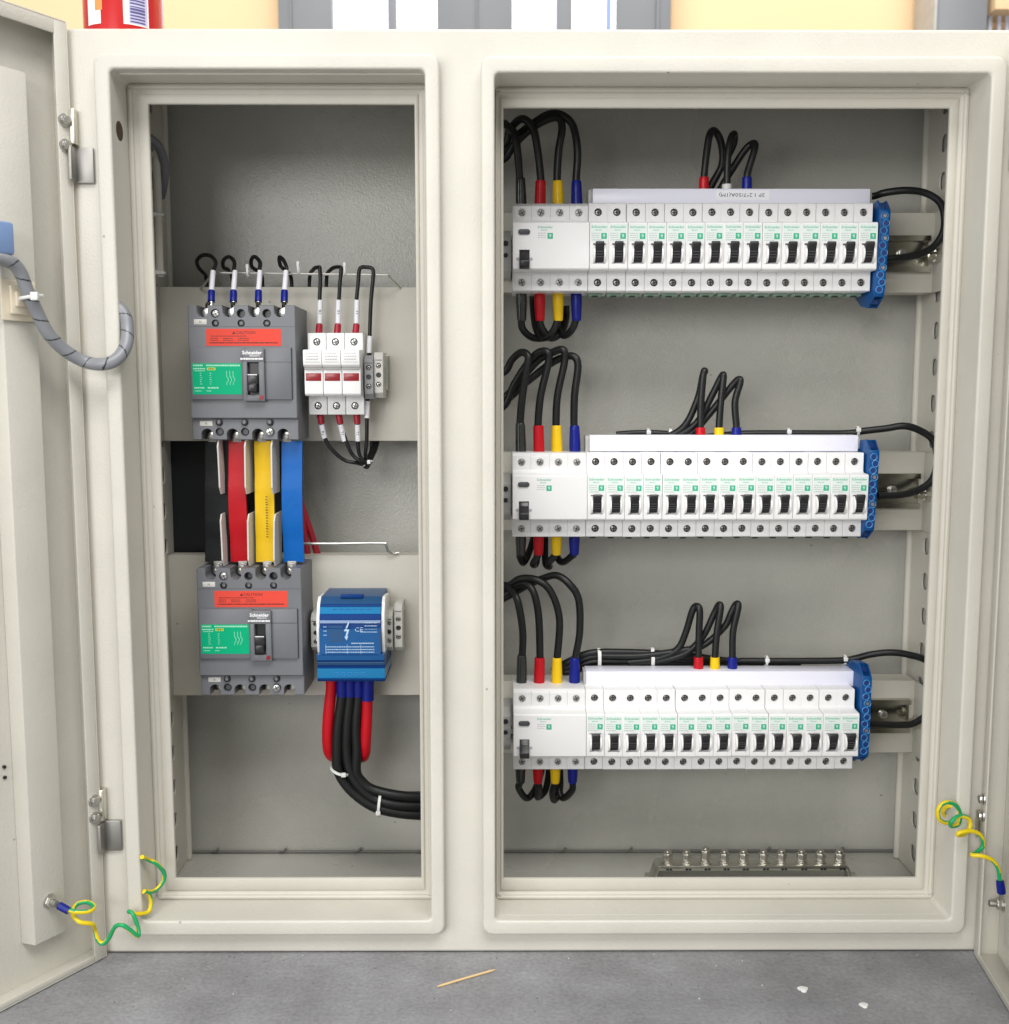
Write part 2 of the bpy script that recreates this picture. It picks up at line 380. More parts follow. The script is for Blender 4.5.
# perforated uprights
def upright(xw, side):
    b = nb(); bx(b, xw-.8, xw+.8, 45, 186, CZ0+3, CZ1-3)
    c = nb(); z = P(945, 143, 148).z-36*24
    while z < CZ1-20:
        poly = [(p[0], p[1]) for p in rrect(141, 156, z-8.5, z+8.5, 6, 4)]; prism(c, poly, xw-4, xw+4, 'x'); z += 36
    b = cut(b, [c]); u = obj('upright_rail', b, PLATE, cab, sharp=25)
    b = nb(); tube(b, [(xw-side*1.5, 189, CZ0+3), (xw-side*1.5, 189, CZ1-3)], 3.6, n=20, smooth=False); obj('rolled_edge', b, PLATE, u)
upright(-339, -1); upright(432.9, 1)
# crossbars on the right, plates on the left
XB = [(140.8, 181.1, 103.8), (-92.4, -53.7, -132.9), (-324.8, -288.8, -365.4)]
for zc, z1, z0 in XB:
    b = nb(); bx(b, -40, 432.5, 150.2, 153, z0, z1, .8); bx(b, -40, 428, 153, 176, z1-2, z1-.3); bx(b, -40, 428, 153, 176, z0+.3, z0+2); bx(b, 427, 429, 92, 150.4, z0, z1, .5)
    cb = obj('crossbar', b, PLATE, cab)
    b = nb(); prof = [(150, zc-17.5), (143, zc-17.5), (143, zc-12.5), (148.6, zc-12.5), (148.6, zc+12.5), (143, zc+12.5), (143, zc+17.5), (150, zc+17.5), (150, zc+16.3), (144.2, zc+16.3), (144.2, zc+13.7), (150, zc+13.7), (150, zc-13.7), (144.2, zc-13.7), (144.2, zc-16.3), (150, zc-16.3)]
    prism(b, prof, -20, 421.5, 'x'); dr = obj('mounting_rail', b, DINM, cab)
    b = nb(); cyl(b, (395, 148.5, zc+1), (395, 145, zc+1), 4.2, bev=1, n=16); bx(b, 391.5, 398.5, 144.6, 145.2, zc+.6, zc+1.4); obj('rail_screw', b, STEEL, dr)
    b = nb(); cyl(b, (426.9, 134, zc-3), (421.5, 134, zc-3), 7, n=6, bev=.6); cyl(b, (421.5, 134, zc-3), (416, 134, zc-3), 3.8, n=16, bev=.6); obj('crossbar_bolt', b, ZINC, cab)
for z1, z0 in ((109.3, -42.5), (-158, -303.7)):
    b = nb(); bx(b, -336, -30, 150.2, 153, z0, z1, 1.0); bx(b, -337.5, -335.5, 90, 150.4, z0, z1, .5); bx(b, -336, -30, 153, 172, z1-2.2, z1-.4); bx(b, -336, -30, 153, 172, z0+.4, z0+2.2)
    pl = obj('mounting_plate', b, PLATE, cab)
    for zz in (z1-22, z0+24):
        b = nb(); cyl(b, (-335.4, 128, zz), (-331.6, 128, zz), 4.8, bev=1.4, n=18); obj('plate_bolt', b, STEEL, pl)
# back seam and clips at the foot of the back wall
b = nb(); tube(b, [(CX0+3, BW-2, CZ0+4), (CX1-3, BW-2, CZ0+4)], 1.6, n=8, smooth=False)
for i in range(10):
    x = -310+i*76+random.uniform(-6, 6); tube(b, [(x-4, BW-3, CZ0+4), (x, BW-5, CZ0+6), (x+4, BW-4, CZ0+9)], 1.3, n=6)
obj('floor_seam', b, mat('grey_sealant', (.16, .155, .14), .6), cab)
# support rods (bent wire brackets)
def rod(pts, r=1.1, name='wire_bracket'):
    b = nb(); tube(b, pts, r, n=8, sub=3); return obj(name, b, mat('bright_wire', (.68, .67, .63), .35, metal=1), cab)
rod([P(201, 289, 150), P(206, 282, 140), P(213, 274, 132), P(222, 273, 130), P(300, 274, 130), P(380, 275, 130), P(388, 276, 131), P(393, 281, 140), P(400, 288, 149)])
rod([P(303, 543.5, 140), P(340, 543.5, 140), P(382, 543, 140), P(386, 545, 141), P(388, 551, 144), P(392, 553.5, 147), P(399, 553, 149)], 1.4)
# ------------------------------------------------------------------ doors
def door(hx, hy, dx, dy, nx, ny, W, z0, z1, us=31):
    """local u (from hinge outwards), v (towards inner side), z"""
    M = Matrix(((dx, nx, 0, hx), (dy, ny, 0, hy), (0, 0, 1, 0), (0, 0, 0, 1)))
    T = 20.0; L = 12.5
    b = nb()
    bx(b, 0, W, -T-1.5, -T, z0, z1)                       # skin
    bx(b, 0, 1.5, -T, 0, z0, z1, .5); bx(b, W-1.5, W, -T, 0, z0, z1, .5)
    bx(b, 1.5, W-1.5, -T, 0, z1-1.5, z1, .5); bx(b, 1.5, W-1.5, -T, 0, z0, z0+1.5, .5)
    bx(b, 1.5, L, -1.5, 0.2, z0+1.5, z1-1.5, .6); bx(b, W-L, W-1.5, -1.5, 0.2, z0+1.5, z1-1.5, .6)
    bx(b, L, W-L, -1.5, 0.2, z1-L, z1-1.5, .6); bx(b, L, W-L, -1.5, 0.2, z0+1.5, z0+6.5, .6)
    d = obj('door', b, PAINT, cab, M=M)
    b = nb()
    for u0 in (us, W-75):
        zz0, zz1 = z0+38, z1-48; b = nb()
        prism(b, [(u0, -T+.2), (u0+4, -6), (u0+34, -6), (u0+38, -T+.2)], zz0, zz1, 'z', bev=1.2); obj('stiffener', b, PAINT, d, M=M)
    return d, M
def onplane(M, v, px, py):
    """point of a door's inner face seen at a picture point"""
    a = P(px, py, -200); o = Vector((0, CY, 0)); Mi = M.inverted(); A = Mi @ o; B = Mi @ a
    return o.lerp(a, (v-A.y)/(B.y-A.y))
A1 = rad(32.6); A2 = rad(7.4)
dL, ML = door(-353.5, -6, -math.sin(A1), -math.cos(A1), math.cos(A1), -math.sin(A1), 380, -500+1, 306)
dR, MR = door(428, -5, -math.sin(A2), -math.cos(A2), -math.cos(A2), math.sin(A2), 400, -500+1, 304, 48)
dL['label'] = 'left door opened wide, with a grey cable crossing to the cabinet'; dR['label'] = 'right door standing nearly square to the cabinet'
for M, d, zs in ((ML, dL, (226.5, 206.5, -351.5, -367)), (MR, dR, (-351.5, -367, 226, 206))):
    for z in zs:
        b = nb(); cyl(b, (7, .2, z), (7, 1.6, z), 5.4, n=18, bev=.6); cyl(b, (7, 2, z), (7, 5.0, z), 3.8, n=18, bev=1.5)
        obj('hinge_bolt', b, STEEL, d, M=M)
# hinges (bracket on the cabinet edge, pin plate at the door)
HZ = ((P(84, 183, -5).z, P(76, 108, -8).z), (P(116, 852, -5).z, P(108, 790, -8).z))
for (z0, z1) in HZ:
    zm = z0+(z1-z0)*.49
    b = nb(); bx(b, -354.5, -349.5, -9, -.4, zm+1.2, z1, 1.2); obj('hinge', b, ZINC, cab)
    b = nb(); bx(b, -353, -337.5, -3.4, -.4, z0, zm, 1.2); bx(b, -354.5, -351.5, -14, -1, z0+1, zm-.5, 1); obj('hinge', b, GALV, cab)
for (z0, z1) in HZ:
    b = nb(); zm = (z0+z1)/2
    bx(b, 425.5, 428.5, -4, -.4, z0+12, z1-22, .6); obj('hinge', b, ZINC, cab)
# small cable clip lugs on the left door
b = nb()
for dz in (-4.5, 4.5): cyl(b, (76, -20.2, -308+dz), (76, -18.5, -308+dz), 1.5, n=10)
obj('panel_stud', b, BLK, dL, M=ML)
# ------------------------------------------------------------------ single pole breakers
def screw_bm(x, y, z, r=2.9, cross=True, ring=True, rot=0.4):
    b = nb()
    cyl(b, (x, y+1.9, z), (x, y+.6, z), r, n=16, bev=.5, mi=0)
    c, s_ = math.cos(rot), math.sin(rot); L = r*.86
    for a in ((c, s_), (-s_, c))[:2 if cross else 1]:
        t = nb(); bx(t, -L, L, -.07, .1, -.42, .42)
        merge(b, t, Matrix.Translation((x, y+.58, z)) @ Matrix(((a[0], 0, -a[1], 0), (0, 1, 0, 0), (a[1], 0, a[0], 0), (0, 0, 0, 1))), mi=1)
    if ring: cyl(b, (x, y+2.6, z), (x, y+1.95, z), r+.95, n=20, mi=1)
    return b
MW = 17.72; RX0 = 11.9
ROWZ = [140.8, -92.4, -324.5]
ROWN = ['top', 'middle', 'bottom']
YN, YS = 85.0, 100.5
def profile(zc, g=0): return [(150, zc-40.5), (YS+.8, zc-40.5), (YS, zc-39.7), (YS, zc-22.8), (YN+1.5, zc-22.8), (YN, zc-21.3), (YN, zc+19.5), (YN+1.2, zc+20.7), (YS-2, zc+21.6), (YS, zc+23.2), (YS, zc+39.7), (YS+.8, zc+40.5), (150, zc+40.5)]
def profile_wide(zc): return [(150, zc-40.5), (YS+.8, zc-40.5), (YS, zc-39.7), (YS, zc-22.8), (YN+1.5, zc-22.8), (YN, zc-21.3), (YN, zc+19.5), (YN+1.2, zc+20.7), (YS-2, zc+22), (YS, zc+24), (YS, zc+37.5), (YS+4, zc+40.5), (150, zc+40.5)]
def make_mcb(x, zc):
    t = thing('circuit_breaker', '', 'circuit breaker', (x+MW/2, 150, zc-40.5))
    b = nb(); prism(b, profile(zc), x+.12, x+MW-.12, 'x', bev=.35, seg=1)
    cx = x+MW/2+.2
    cs = []
    for zz in (zc+32, zc-32.5):
        c = nb(); cyl(c, (cx, YS-3, zz), (cx, YS+3.8, zz), 3.6, n=20); cs.append(c)
    c = nb(); bx(c, cx-5.7, cx+5.7, YN-3, YN+4, zc-17, zc+1.4); cs.append(c)
    b = cut(b, cs); obj('body', b, WHITE, t, sharp=25)
    for zz in (zc+32, zc-32.5): obj('terminal_screw', screw_bm(cx, YS+1.2, zz, 2.5, rot=random.uniform(0, 1.5)), [SCRW, HOLE], t)
    b = nb()
    for s_ in (-1, 1):
        xx = cx+s_*4.9; cyl(b, (xx-.8, YN+3.2, zc-8.2), (xx+.8, YN+3.2, zc-8.2), 8.6, n=32)
    cyl(b, (cx-4.9, YN+5, zc-8.2), (cx+4.9, YN+5, zc-8.2), 5.5, n=24); obj('toggle_hub', b, WHITE2, t)
    b = nb(); prism(b, [(YN+5, zc-15.6), (YN+.5, zc-15.6), (YN-.5, zc-14.8), (YN-3.2, zc-9.5), (YN-6.8, zc-2), (YN-7.6, zc+.4), (YN-7, zc+2.2), (YN-5.4, zc+2.6), (YN-1, zc+.6), (YN+5, zc-1.5)], cx-4.0, cx+4.0, 'x', bev=.9, seg=3)
    for k in range(3):
        zz = zc-11.2+k*2.3; bx(b, cx-3.2, cx+3.2, YN-2.5-k*1.3-.5, YN-1-k*1.2, zz-.3, zz+.3, mi=1)
    obj('toggle', b, [BLK, GREYD], t)
    b = nb(); textbm(b, 'Schneider', x+MW/2, YN-.06, zc+16.2, 2.1, 14.6, bold=.012)
    textbm(b, 'Electric', x+MW/2-.5, YN-.06, zc+13.4, 1.2, 5.6, bold=.01)
    bx(b, x+.9, x+MW-.9, YN-.03, YN+.2, zc+3.2, zc+18.6, mi=1)
    obj('brand_print', b, [GREEN, mat('mint_label_paper', (.70, .78, .74), .4)], t)
    b = nb(); bx(b, x+10.6, x+15.8, YN-.1, YN, zc+5.3, zc+10.6, mi=0)
    textbm(b, '9', x+13.2, YN-.14, zc+8, 3, mi=1)
    obj('green_badge', b, [GREEN, WINK], t)
    b = nb()
    for k in range(3): print_lines(b, x+1.6, x+9, zc+10.4-k*1.9, .6, YN-.08)
    print_lines(b, x+1.6, x+11, zc+4.4, .6, YN-.08)
    obj('rating_print', b, GINK, t)
    b = nb(); bx(b, x+2, x+MW-2, 118, 138, zc-43.5, zc-40.6, .4); bx(b, x+5.5, x+11, 117.5, 122, zc-44.3, zc-43, mi=1); obj('rail_clip', b, [GCLIP, HOLE], t)
    return t
proto = make_mcb(RX0+4*MW, ROWZ[0])
for r in range(3):
    for k in range(15):
        lab = f'white breaker with black toggle, {ORD[k]} from the wide breaker in the {ROWN[r]} row'
        if r == 0 and k == 0: o = proto
        else: o = copy_tree(proto, (k*MW+(1.0-.06*k if r == 2 else 0), random.uniform(-.25, .25), ROWZ[r]-ROWZ[0]+random.uniform(-.2, .2)))
        o.rotation_euler[1] = rad(random.uniform(-.22, .22)) if (r, k) != (0, 0) else 0
        o['label'] = lab; o['group'] = 'slim single pole breakers on the rails'
# wide four pole breaker
def make_wide(x, zc):
    W = 4*MW
    t = thing('wide_circuit_breaker', '', 'circuit breaker', (x+W/2, 150, zc-40.5))
    b = nb(); prism(b, profile_wide(zc), x+.12, x+W-.3, 'x', bev=.45, seg=2); cs = []
    for k in range(4):
        for zz in (zc+31.5, zc-32.5):
            c = nb(); cyl(c, (x+8.75+k*MW, YS-3, zz), (x+8.75+k*MW, YS+1.5, zz), 3.7, n=20); cs.append(c)
    c = nb(); bx(c, x+6, x+15.6, YN-3, YN+6, zc-22, zc-4.5); cs.append(c)
    b = cut(b, cs)
    obj('body', b, WHITE, t, sharp=25)
    for k in range(4):
        for zz in (zc+31.5, zc-32.5): obj('terminal_screw', screw_bm(x+8.75+k*MW, YS-.5, zz, 3.0, ring=False, rot=random.uniform(0, 1.5)), [GALV, HOLE], t)
    b = nb()
    for k in range(1, 4):
        for za, zb_ in ((zc+24.5, zc+39), (zc-39, zc-24.5)): bx(b, x+k*MW-.15, x+k*MW+.15, YS-.05, YS+.1, za, zb_)
    obj('pole_groove', b, GINK, t)
    b = nb(); prism(b, rrect(x+5, x+16, zc+9.2, zc+14, 2.3), YN-1.4, YN+.5, 'y', bev=.5); obj('test_button', b, GREYD, t)
    b = nb(); prism(b, [(YN+5, zc-21.5), (YN-6, zc-21.8), (YN-8, zc-20), (YN-8.5, zc-15.5), (YN-1, zc-9), (YN+1, zc-5), (YN+5, zc-5)], x+6.2, x+15.4, 'x', bev=.6); obj('toggle', b, BLK, t)
    b = nb()
    for xx in (x+4.6, x+17): cyl(b, (xx, YN-.1, zc-13), (xx, YN+.2, zc-13), 1.6, n=16)
    obj('lock_mark', b, GINK, t)
    b = nb(); textbm(b, 'Schneider', x+30, YN-.06, zc+16, 2.1, 14, bold=.012); textbm(b, 'Electric', x+29, YN-.06, zc+13.3, 1.2, 5.6, bold=.01); obj('brand_print', b, GREEN, t)
    b = nb(); bx(b, x+32, x+37, YN-.1, YN, zc+5.3, zc+10.6); textbm(b, '9', x+34.5, YN-.14, zc+8, 3, mi=1); obj('green_badge', b, [GREEN, WINK], t)
    b = nb()
    for k in range(3): print_lines(b, x+23.2, x+30.6, zc+10.4-k*1.9, .6, YN-.08)
    obj('rating_print', b, GINK, t)
    return t
wp = make_wide(RX0, ROWZ[0])
for r in range(3):
    o = wp if r == 0 else copy_tree(wp, (1.0 if r == 2 else 0, 0, ROWZ[r]-ROWZ[0]))
    o['label'] = f'wide four pole breaker at the left end of the {ROWN[r]} row'; o['group'] = 'wide four pole breakers'
# end clamps at the left of each rail
def end_clamp(zc, name):
    t = thing('end_clamp', f'pale grey end clamp left of the wide breaker in the {name} row', 'end clamp', (6, 150, zc-24), 'end clamps on the right bay rails')
    b = nb(); prism(b, [(150, zc-26), (118, zc-26), (112, zc-20), (112, zc+10), (120, zc+18), (150, zc+18)], 1.5, 10.6, 'x', bev=.6)
    for k in range(4): bx(b, 2, 10, 111.6, 112.4, zc-18+k*7, zc-15.6+k*7, mi=1)
    obj('body', b, [PALE, GINK], t)
    b = nb(); cyl(b, (5.5, 112.5, zc+5), (5.5, 111.2, zc+5), 2.6, n=14); cyl(b, (5.5, 112.4, zc-6), (5.5, 111, zc-6), 2.2, n=14); obj('clamp_screw', b, BLK, t)
for r in range(3): end_clamp(ROWZ[r], ROWN[r])
# white comb busbar covers
COV = [((591, 870), 'slanted printed lettering'), ((588, 858), ''), ((586, 855), '')]
for r in range(3):
    zc = ROWZ[r]; z0 = zc+(41.2, 41.2, 38.6)[r]; z1 = z0+15.6
    py_ = (196, 444, 680)[r]; x0 = P(COV[r][0][0], py_, 118).x; x1 = P(COV[r][0][1], py_, 118).x
    t = thing('busbar_cover', f'long white cover strip along the tops of the {ROWN[r]} row of breakers' + (', printed upside down' if r == 0 else ''), 'cover strip', ((x0+x1)/2, 128, z0), 'white busbar covers')
    b = nb(); bx(b, x0+(1.5 if r < 2 else 0), x1, 117.5, 140, z0, z1, .5); obj('strip', b, LILAC, t)
    b = nb(); bx(b, x0-2.5, x0+1.3, 119, 139, z0-1, z1-.5, .8); obj('end_cap', b, PALE, t); b = nb(); bx(b, x1+.2, x1+3, 121, 139, z0+2, z1-2.5, .8); obj('end_cap', b, PALE, t)
    if r == 0:
        b = nb(); q = P(742, 195, 117); bx(b, q.x-24, q.x+26, 117.25, 117.48, q.z-4.6, q.z+4.4, mi=0)
        textbm(b, '3P 1.2*7/50A(1M)', q.x, 117.2, q.z, 3.3, 43, rot=180, mi=1); obj('printed_label', b, [mat('label_paper', (.86, .86, .90), .5), INK], t)
# blue neutral terminal bars
def blue_bar(r):
    zc = ROWZ[r]
    q0, q1, tilt = [(P(885, 199, 92), P(877, 306, 92), 2.2), (P(874, 441, 92), P(867, 540, 92), 1.8), (P(866, 668, 92), P(862, 766, 92), .4)][r]
    cx = (q0.x+q1.x)/2+1.6; zm = (q0.z+q1.z)/2; h = (q0.z-q1.z)/2
    t = thing('neutral_terminal_bar', f'tall blue terminal bar with a column of screw holes, right end of the {ROWN[r]} row', 'terminal bar', (cx, 150, zm), 'blue neutral terminal bars')
    b = nb(); prism(b, [(150, zm-h+14), (128, zm-h+2), (108, zm-h-1), (93, zm-h+9), (92, zm-h+12), (92, zm+h-12), (93, zm+h-9), (104, zm+h+1), (128, zm+h-1), (150, zm+h-14)], cx-4.9, cx+4.9, 'x', bev=.9)
    c1 = nb(); c = Matrix.Rotation(0, 4, 'X'); bx(c1, cx-3.4, cx+3.6, 90, 112, zm+h-8.6, zm+h+3)
    c2 = nb(); bx(c2, cx-3.4, cx+3.6, 90, 112, zm-h-4, zm-h+8.6)
    b = cut(b, [c1, c2]); obj('housing', b, TBLU, t)
    b = nb(); bx(b, cx-3.2, cx+3.4, 104, 112.5, zm+h-8, zm+h-2.5); obj('entry', b, TBLUD, t); b = nb(); bx(b, cx-3.2, cx+3.4, 104, 112.5, zm-h+2.5, zm-h+8); obj('entry', b, TBLUD, t)
    n = 11
    for k in range(n):
        z = zm+h-15-k*(2*h-30)/(n-1); dx = 1.3 if k % 2 else -.6
        b = nb()
        tube(b, [(cx+dx+3.1*math.cos(a*math.pi/8), 91.9, z+3.1*math.sin(a*math.pi/8)) for a in range(17)], .45, n=6, smooth=False, mi=0)
        cyl(b, (cx+dx, 92.2, z), (cx+dx, 91.85, z), 2.6, n=16, mi=1)
        cyl(b, (cx+dx, 92.2, z), (cx+dx, 91.75, z), 1.7, n=14, mi=2 if (k == 0 and r == 0) or k % 4 == 3 else 1)
        obj('screw_port', b, [TBLUL, TBLUD, GALV], t)
    t.rotation_euler[1] = rad(tilt)
for r in range(3): blue_bar(r)
# ------------------------------------------------------------------ cables
def cable(name, label, pts, r=3.7, m=PVC, cat='cable', group=None, n=12, sub=6):
    pts = [Vector(p) for p in pts]
    for q in range(3, len(pts)-2): pts[q] = pts[q]+Vector([random.uniform(-.55, .55) for _ in range(3)])
    r0 = r; ph = random.uniform(0, 6)
    b = nb(); tube(b, pts, lambda t: r0*(1+.018*math.sin(23*t+ph)), n=n, sub=sub); o = obj(name, b, m, None, sharp=60); return tag(o, label, cat, group)
def sleeve(parent, name, a, c, r0, r1, m, rings=True):
    a = Vector(a); c = Vector(c)
    b = nb(); q = [a, a.lerp(c, .1), a.lerp(c, .5), a.lerp(c, .92), c]
    def rr(t): return r0*.96 if t < .05 else (r0 if t < .45 else r0+(r1-r0)*min(1, (t-.45)/.5))
    tube(b, q, rr, n=18, sub=4); return obj(name, b, m, parent, sharp=60)
HUBX = -34
def z_of(px, py, Y): return P(px, py, Y).z
SLM = [('black', BLKS), ('red', RED), ('yellow', YEL), ('blue', BLU)]
TOPP = {
 0: [[(520, 182), (517, 152), (514, 132), (508, 124), (500, 122)],
     [(541, 182), (538, 150), (533, 127), (526, 117.5), (518, 118), (510, 130), (503, 145)],
     [(557, 182), (558, 152), (562, 128), (558, 116), (546, 118), (530, 129), (515, 144), (502, 160)],
     [(576, 182), (577, 152), (573, 124), (562, 112.5), (548, 112.5), (531, 123), (515, 138), (502, 152)]],
 1: [[(520, 427), (522, 400), (527, 368), (528, 354), (521, 351), (512, 358), (502, 374)],
     [(538, 427), (541, 396), (548, 362), (548, 350.5), (539, 351), (528, 363), (514, 385), (502, 408)],
     [(556, 427), (558, 396), (565, 362), (563, 348.5), (552, 350), (538, 361), (520, 380), (502, 398)],
     [(574, 427), (575, 396), (578, 368), (575, 355), (566, 355), (550, 362), (526, 382), (502, 402)]],
 2: [[(522, 660), (523, 632), (518, 602), (512, 588), (502, 583)],
     [(540, 660), (539, 620), (535, 594), (527, 583), (516, 583), (502, 594)],
     [(557, 660), (560, 620), (551, 592), (538, 578), (521, 577), (509, 583), (499, 592)],
     [(575, 660), (580, 632), (579, 600), (570, 582), (557, 573.5), (542, 577), (525, 586), (500, 600)]]}
BT = [(180, 203.5), (425, 451.5), (657.5, 684)]
for r in range(3):
    zc = ROWZ[r]
    for k, (cn, cm) in enumerate(SLM):
        x = RX0+8.75+k*MW+(r == 2); pts = []; L = TOPP[r][k]
        m_ = min(q_[1] for q_ in L)
        for i, (px, py) in enumerate(L):
            py += 2 if py < m_+12 else 0
            t_ = i/(len(L)-1); Y = 128-6*math.sin(math.pi*min(1, t_*1.1))+28*max(0, t_-.45)+2*k*t_; pts.append(P(px, py, Y))
        pts = [Vector((x, 128, zc+34)), Vector((x, 128, zc+48))]+pts
        pts += [Vector((HUBX+k*2, pts[-1].y+3, pts[-1].z-6)), Vector((HUBX-3, 168+3*k, pts[-1].z-40)), Vector((HUBX-3, 172+3*k, max(-470, pts[-1].z-150)))]
        o = cable('power_cable', f'black cable in a {cn} sleeve into the top of the wide breaker, {ROWN[r]} row', pts, 3.7, group='feed cables over the wide breakers')
        z1 = P(x, BT[r][0], 128).z
        if cn == 'black': sleeve(o, 'sleeve', (x, 128, zc+38), (pts[2].x*.7+x*.3, 128, z1+2), 5.3, 4.4, cm)
        else: sleeve(o, 'sleeve', (x, 128, zc+38), (pts[2].x*.6+x*.4, 128, z1-.5), 5.5, 4.3 if cn != 'red' else 4.9, cm)
# lower loops of the wide breakers
BB = [(293, 321), (537, 555), (770, 783)]
LOW = [
 [[(523, 330), (534, 338), (549, 337), (560, 326)], [(543, 331), (552, 338), (562, 332), (566, 318)], [(551, 334), (541, 338), (535, 325), (533, 305)], [(572, 330), (564, 336), (559, 328), (556, 308)]],
 [[(520, 556), (523, 563), (529, 553), (534, 536)], [(534, 562), (534, 565), (536, 562), (538, 540)], [(549, 562), (549, 567), (545, 562), (545, 538)], [(571, 556), (563, 562), (557, 556), (556, 540)]],
 [[(519, 788), (526, 798), (534, 790), (541, 772)], [(539, 788), (538, 797), (545, 790), (549, 772)], [(553, 792), (554, 800), (560, 790), (560, 772)], [(572, 790), (563, 798), (558, 785), (557, 768)]]]
for r in range(3):
    zc = ROWZ[r]
    for k, (cn, cm) in enumerate(SLM):
        x = RX0+8.75+k*MW
        zb_ = P(500, BB[r][1], 128).z
        pts = [Vector((x, 128, zc-34)), Vector((x, 128, zc-48)), Vector((x, 128, zb_+2))]+[P(px, py, Y) for (px, py), Y in zip(LOW[r][k], (131, 140, 147, 163))]
        pts += [Vector((pts[-1].x, 164, pts[-1].z+12))]
        o = cable('link_cable', f'black cable looping down from a {cn} sleeve under the wide breaker, {ROWN[r]} row', pts, 3.5, group='link cables under the wide breakers')
        sleeve(o, 'sleeve', (x, 128, zc-38), (x+(.6 if r == 0 else 0), 128, zb_), 5.4, 4.0, cm)
# feeds into the comb busbars
FEED = [
 [('red', RED, 704, [(707, 150), (710.5, 130), (715, 127.5), (721, 140), (721.5, 165), (712, 184), (704, 200)]),
  ('white', TIE, 727, [(728, 155), (732, 133), (734.5, 130.5), (732.5, 142), (722, 166), (710, 188), (700, 204)]),
  ('blue', BLU, 747, [(749, 168), (754.5, 143), (752, 139.5), (745, 146), (733, 168), (722, 187), (712, 204)])],
 [('red', RED, 700.5, [(701, 402), (703.5, 370), (705, 367), (703, 372), (698, 398), (686, 424), (668, 436), (640, 440)]),
  ('yellow', YEL, 719, [(721, 400), (723.5, 374), (721, 372), (712, 395), (697, 422), (676, 436), (650, 442)]),
  ('blue', BLU, 736.5, [(735, 402), (740, 379), (738, 375.5), (729, 390), (711, 412), (690, 434), (664, 442)])],
 [('red', RED, 698.5, [(699, 632), (699.5, 606), (696, 602.5), (692, 608), (685, 634), (677, 650), (655, 659), (628, 662)]),
  ('yellow', YEL, 715, [(717, 632), (721, 604), (719, 601.5), (714, 610), (703, 637), (686, 652), (660, 661), (630, 664)]),
  ('blue', BLU, 732.5, [(733, 632), (738, 603), (736, 600), (732, 608), (724, 627), (703, 645), (680, 651), (640, 656), (600, 656)])]]
FT = [(177.5, 188), (427.5, 436), (657, 667)]
for r in range(3):
    zc = ROWZ[r]
    for cn, cm, px, L in FEED[r]:
        ft = 184.5 if cn == 'white' else FT[r][0]
        x = P(px, FT[r][1], 130).x
        pts = [Vector((x, 130, zc+50)), P(px, ft, 130)]
        n = len(L)
        m_ = min(q_[1] for q_ in L)
        for i, (a, c) in enumerate(L): pts.append(P(a, c+(4 if c < m_+14 else 0), 130+min(1, max(0, (i-1)/(n-3)))*22 if r < 1 else 130+min(1, max(0, (i-1)/(n-2)))*16))
        if r == 0: pts.append(pts[-1]+Vector((-3, 14, -14)))
        o = cable('busbar_feed_cable', f'black cable with {cn} sleeve looping over the white cover strip of the {ROWN[r]} row', pts, 3.5, group='cables feeding the white strips')
        z1 = P(px, ft, 130).z
        sleeve(o, 'sleeve', (x, 130, zc+50), (pts[1].x, 130, z1), 4.9, 4.5, cm)
# long runs behind the strips
def run(label, pts, r=3.3, group=None, name='neutral_cable'): return cable(name, label, pts, r, group=group)
run('black cable looping out right above the blue terminal bar, top row', [P(820, 196, 150), P(858, 197, 146), P(874, 196, 142), P(885, 192.5, 135), (P(905, 190, 130)), P(925, 193, 128), P(939, 202, 126), P(945, 216, 126), P(943, 233, 126), P(932, 248, 126), P(915, 255, 124), P(898, 258, 122), P(886, 259, 122)], 3.5)
run('black cable running behind the strip and looping right, middle row', [P(700, 438, 150), P(740, 434, 148), P(790, 433.5, 147), P(845, 433, 144), P(862, 431, 140), P(885, 428, 135), P(905, 426.5, 130), P(922, 431, 128), P(934, 442, 126), P(937, 462, 126), P(932, 480, 126), P(918, 490, 125), P(900, 495, 122), P(878, 496, 121)], 3.5)
run('black cable running behind the strip and out to the right, bottom row', [P(740, 661, 150), P(790, 661, 147), P(840, 660.5, 144), P(855, 658, 142), P(870, 655, 138), P(890, 653, 133), P(908, 655, 130), P(928, 662, 126), P(937, 680, 126), P(930, 710, 126), P(915, 722, 126), P(900, 725, 124), P(868, 724, 121)], 3.5)
# bundles at the middle and bottom strips
run('thin black cable lying behind the middle strip, near its two left ties', [P(616, 434.5, 150), P(640, 433, 148), P(670, 434, 147), P(690, 437, 150), P(720, 438, 152)], 3.2, name='control_cable')
for i, (y0, y1, y2) in enumerate(((659, 652, 654), (664, 656, 657), (669, 661, 660), (668, 666, 664))):
    run(['highest black cable of the bundle behind the bottom strip', 'second highest black cable of the bundle behind the bottom strip', 'third black cable down the bundle behind the bottom strip', 'lowest black cable of the bundle behind the bottom strip'][i],
        [P(553+i*2, 671-i, 152), P(568, y0+3, 149+i), P(590, y1+1, 147+i), P(625, y1, 146+i), P(660, y2, 146+i), P(690, y2+2-i, 148+i), P(730, 661+i*.5, 150+i), P(800, 664, 152+i)], 3.7, group='cables bundled behind the bottom strip', name='bundled_cable')
